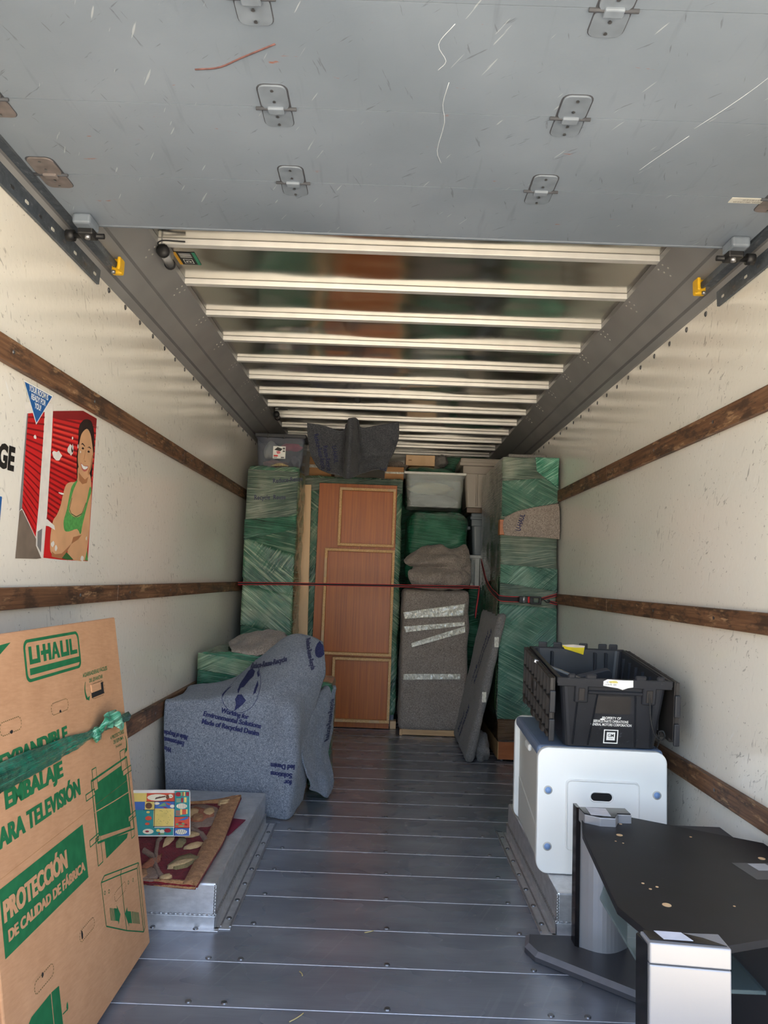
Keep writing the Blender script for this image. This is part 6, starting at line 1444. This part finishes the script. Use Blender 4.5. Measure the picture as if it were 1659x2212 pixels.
# front pillar
c2 = prism('pillar', tp([(0.592, 1.690), (0.595, 1.638), (0.762, 1.622), (0.765, 1.690)]), 0.034, 0.452, 'z', M_silver, TS, 0.003)
prism('pillar_cap', tp([(0.592, 1.690), (0.595, 1.6375), (0.762, 1.6215), (0.765, 1.690)]), 0.454, 0.497, 'z', M_silver, c2, 0.003)
prism('cap_top', tp([(0.598, 1.690), (0.600, 1.650), (0.757, 1.632), (0.72, 1.665), (0.68, 1.685)]), 0.4972, 0.4985, 'z', M_blackgloss, c2)
prism('paper_sticker', tp([(0.622, 1.688), (0.630, 1.652), (0.692, 1.648), (0.680, 1.684)]), 0.4987, 0.4995, 'z', bpy.data.materials['sticker_paper'], c2)
prism('pillar_back', tp([(0.584, 1.692), (0.592, 1.645), (0.592, 1.70)]), 0.034, 0.49, 'z', M_blackgloss, c2)
# black top board with drill holes and a rating label
tbd = prism('top_board', tp([(0.700, 2.572), (0.657, 2.40), (0.600, 1.872), (0.627, 1.757), (0.640, 1.702), (0.784, 1.694), (0.900, 1.735), (1.215, 1.900), (1.215, 2.370), (0.847, 2.592)]), 0.452, 0.470, 'z', M_blackboard, TS, 0.0015)
for x, y, r in ((0.772, 2.392, 0.010), (0.729, 1.892, 0.011), (0.81, 2.50, 0.005), (1.14, 2.235, 0.010), (0.742, 2.335, 0.003), (0.760, 2.320, 0.003), (0.715, 2.02, 0.004), (0.722, 1.985, 0.004), (0.745, 2.0, 0.004), (1.0, 2.40, 0.004), (0.90, 1.90, 0.003)):
    prism('wood_plug', [(p[0] - 0.85, p[1] - 2.15) for p in circle(x, y, r, 14)], 0.4701, 0.4708, 'z', M_maple, tbd)
lb3 = prism('rating_label', tp([(1.030, 2.190), (1.045, 2.075), (1.165, 2.085), (1.150, 2.200)]), 0.4701, 0.4707, 'z', plain('silver_label', rgb(92, 92, 96), 0.35, 0.4), tbd)
prism('label_print', tp([(1.075, 2.188), (1.083, 2.14), (1.135, 2.145), (1.127, 2.192)]), 0.4707, 0.4711, 'z', plain('label_lines', rgb(176, 176, 180), 0.5), lb3)
def glass():
    t = NT('green_glass'); tr = t.n.new('ShaderNodeBsdfTransparent'); mx = t.n.new('ShaderNodeMixShader'); out = next(x for x in t.n if x.type == 'OUTPUT_MATERIAL')
    f = t.noise(t.coord(), 3, 2); t.set(col=t.ramp(f, [(0.3, rgb(140, 160, 162)), (0.7, rgb(160, 178, 180))]), rough=0.08, spec=0.8)
    tr.inputs[0].default_value = (0.84, 0.92, 0.91, 1); mx.inputs[0].default_value = 0.45
    t.l.new(tr.outputs[0], mx.inputs[1]); t.l.new(t.b.outputs[0], mx.inputs[2]); t.l.new(mx.outputs[0], out.inputs[0]); return t.m
prism('glass_shelf', tp([(0.715, 1.945), (1.17, 1.945), (1.17, 2.56), (0.775, 2.56), (0.735, 2.47)]), 0.240, 0.250, 'z', glass(), TS, 0.001)
box('shelf_support', 0.15, 0.32, -0.42, 0.42, 0.034, 0.452, M_basegrey, TS, 0.004)

# a few bits of straw on the floor
M_straw = plain('straw', rgb(188, 170, 120), 0.8)
for (x, y, a, l, lab_) in ((-0.203, 2.192, 0.9, 0.028, 'bit of straw on the floor near the lower edge of the picture'), (-0.008, 2.713, 0.5, 0.018, 'bit of straw on the floor midway between the wheel wells'), (-0.216, 2.422, 2.0, 0.014, 'tiny bit of straw on the floor right of the carton foot')):
    p0 = Vector((x, y, 0.0026)); d = Vector((math.cos(a), math.sin(a), 0)) * l
    tag(tube('straw', spline([p0 - d, p0 + Vector((0.003, -0.002, 0.001)), p0 + d], 8), 0.0018, M_straw, None, 5), lab_, 'straw', 'bits of straw')
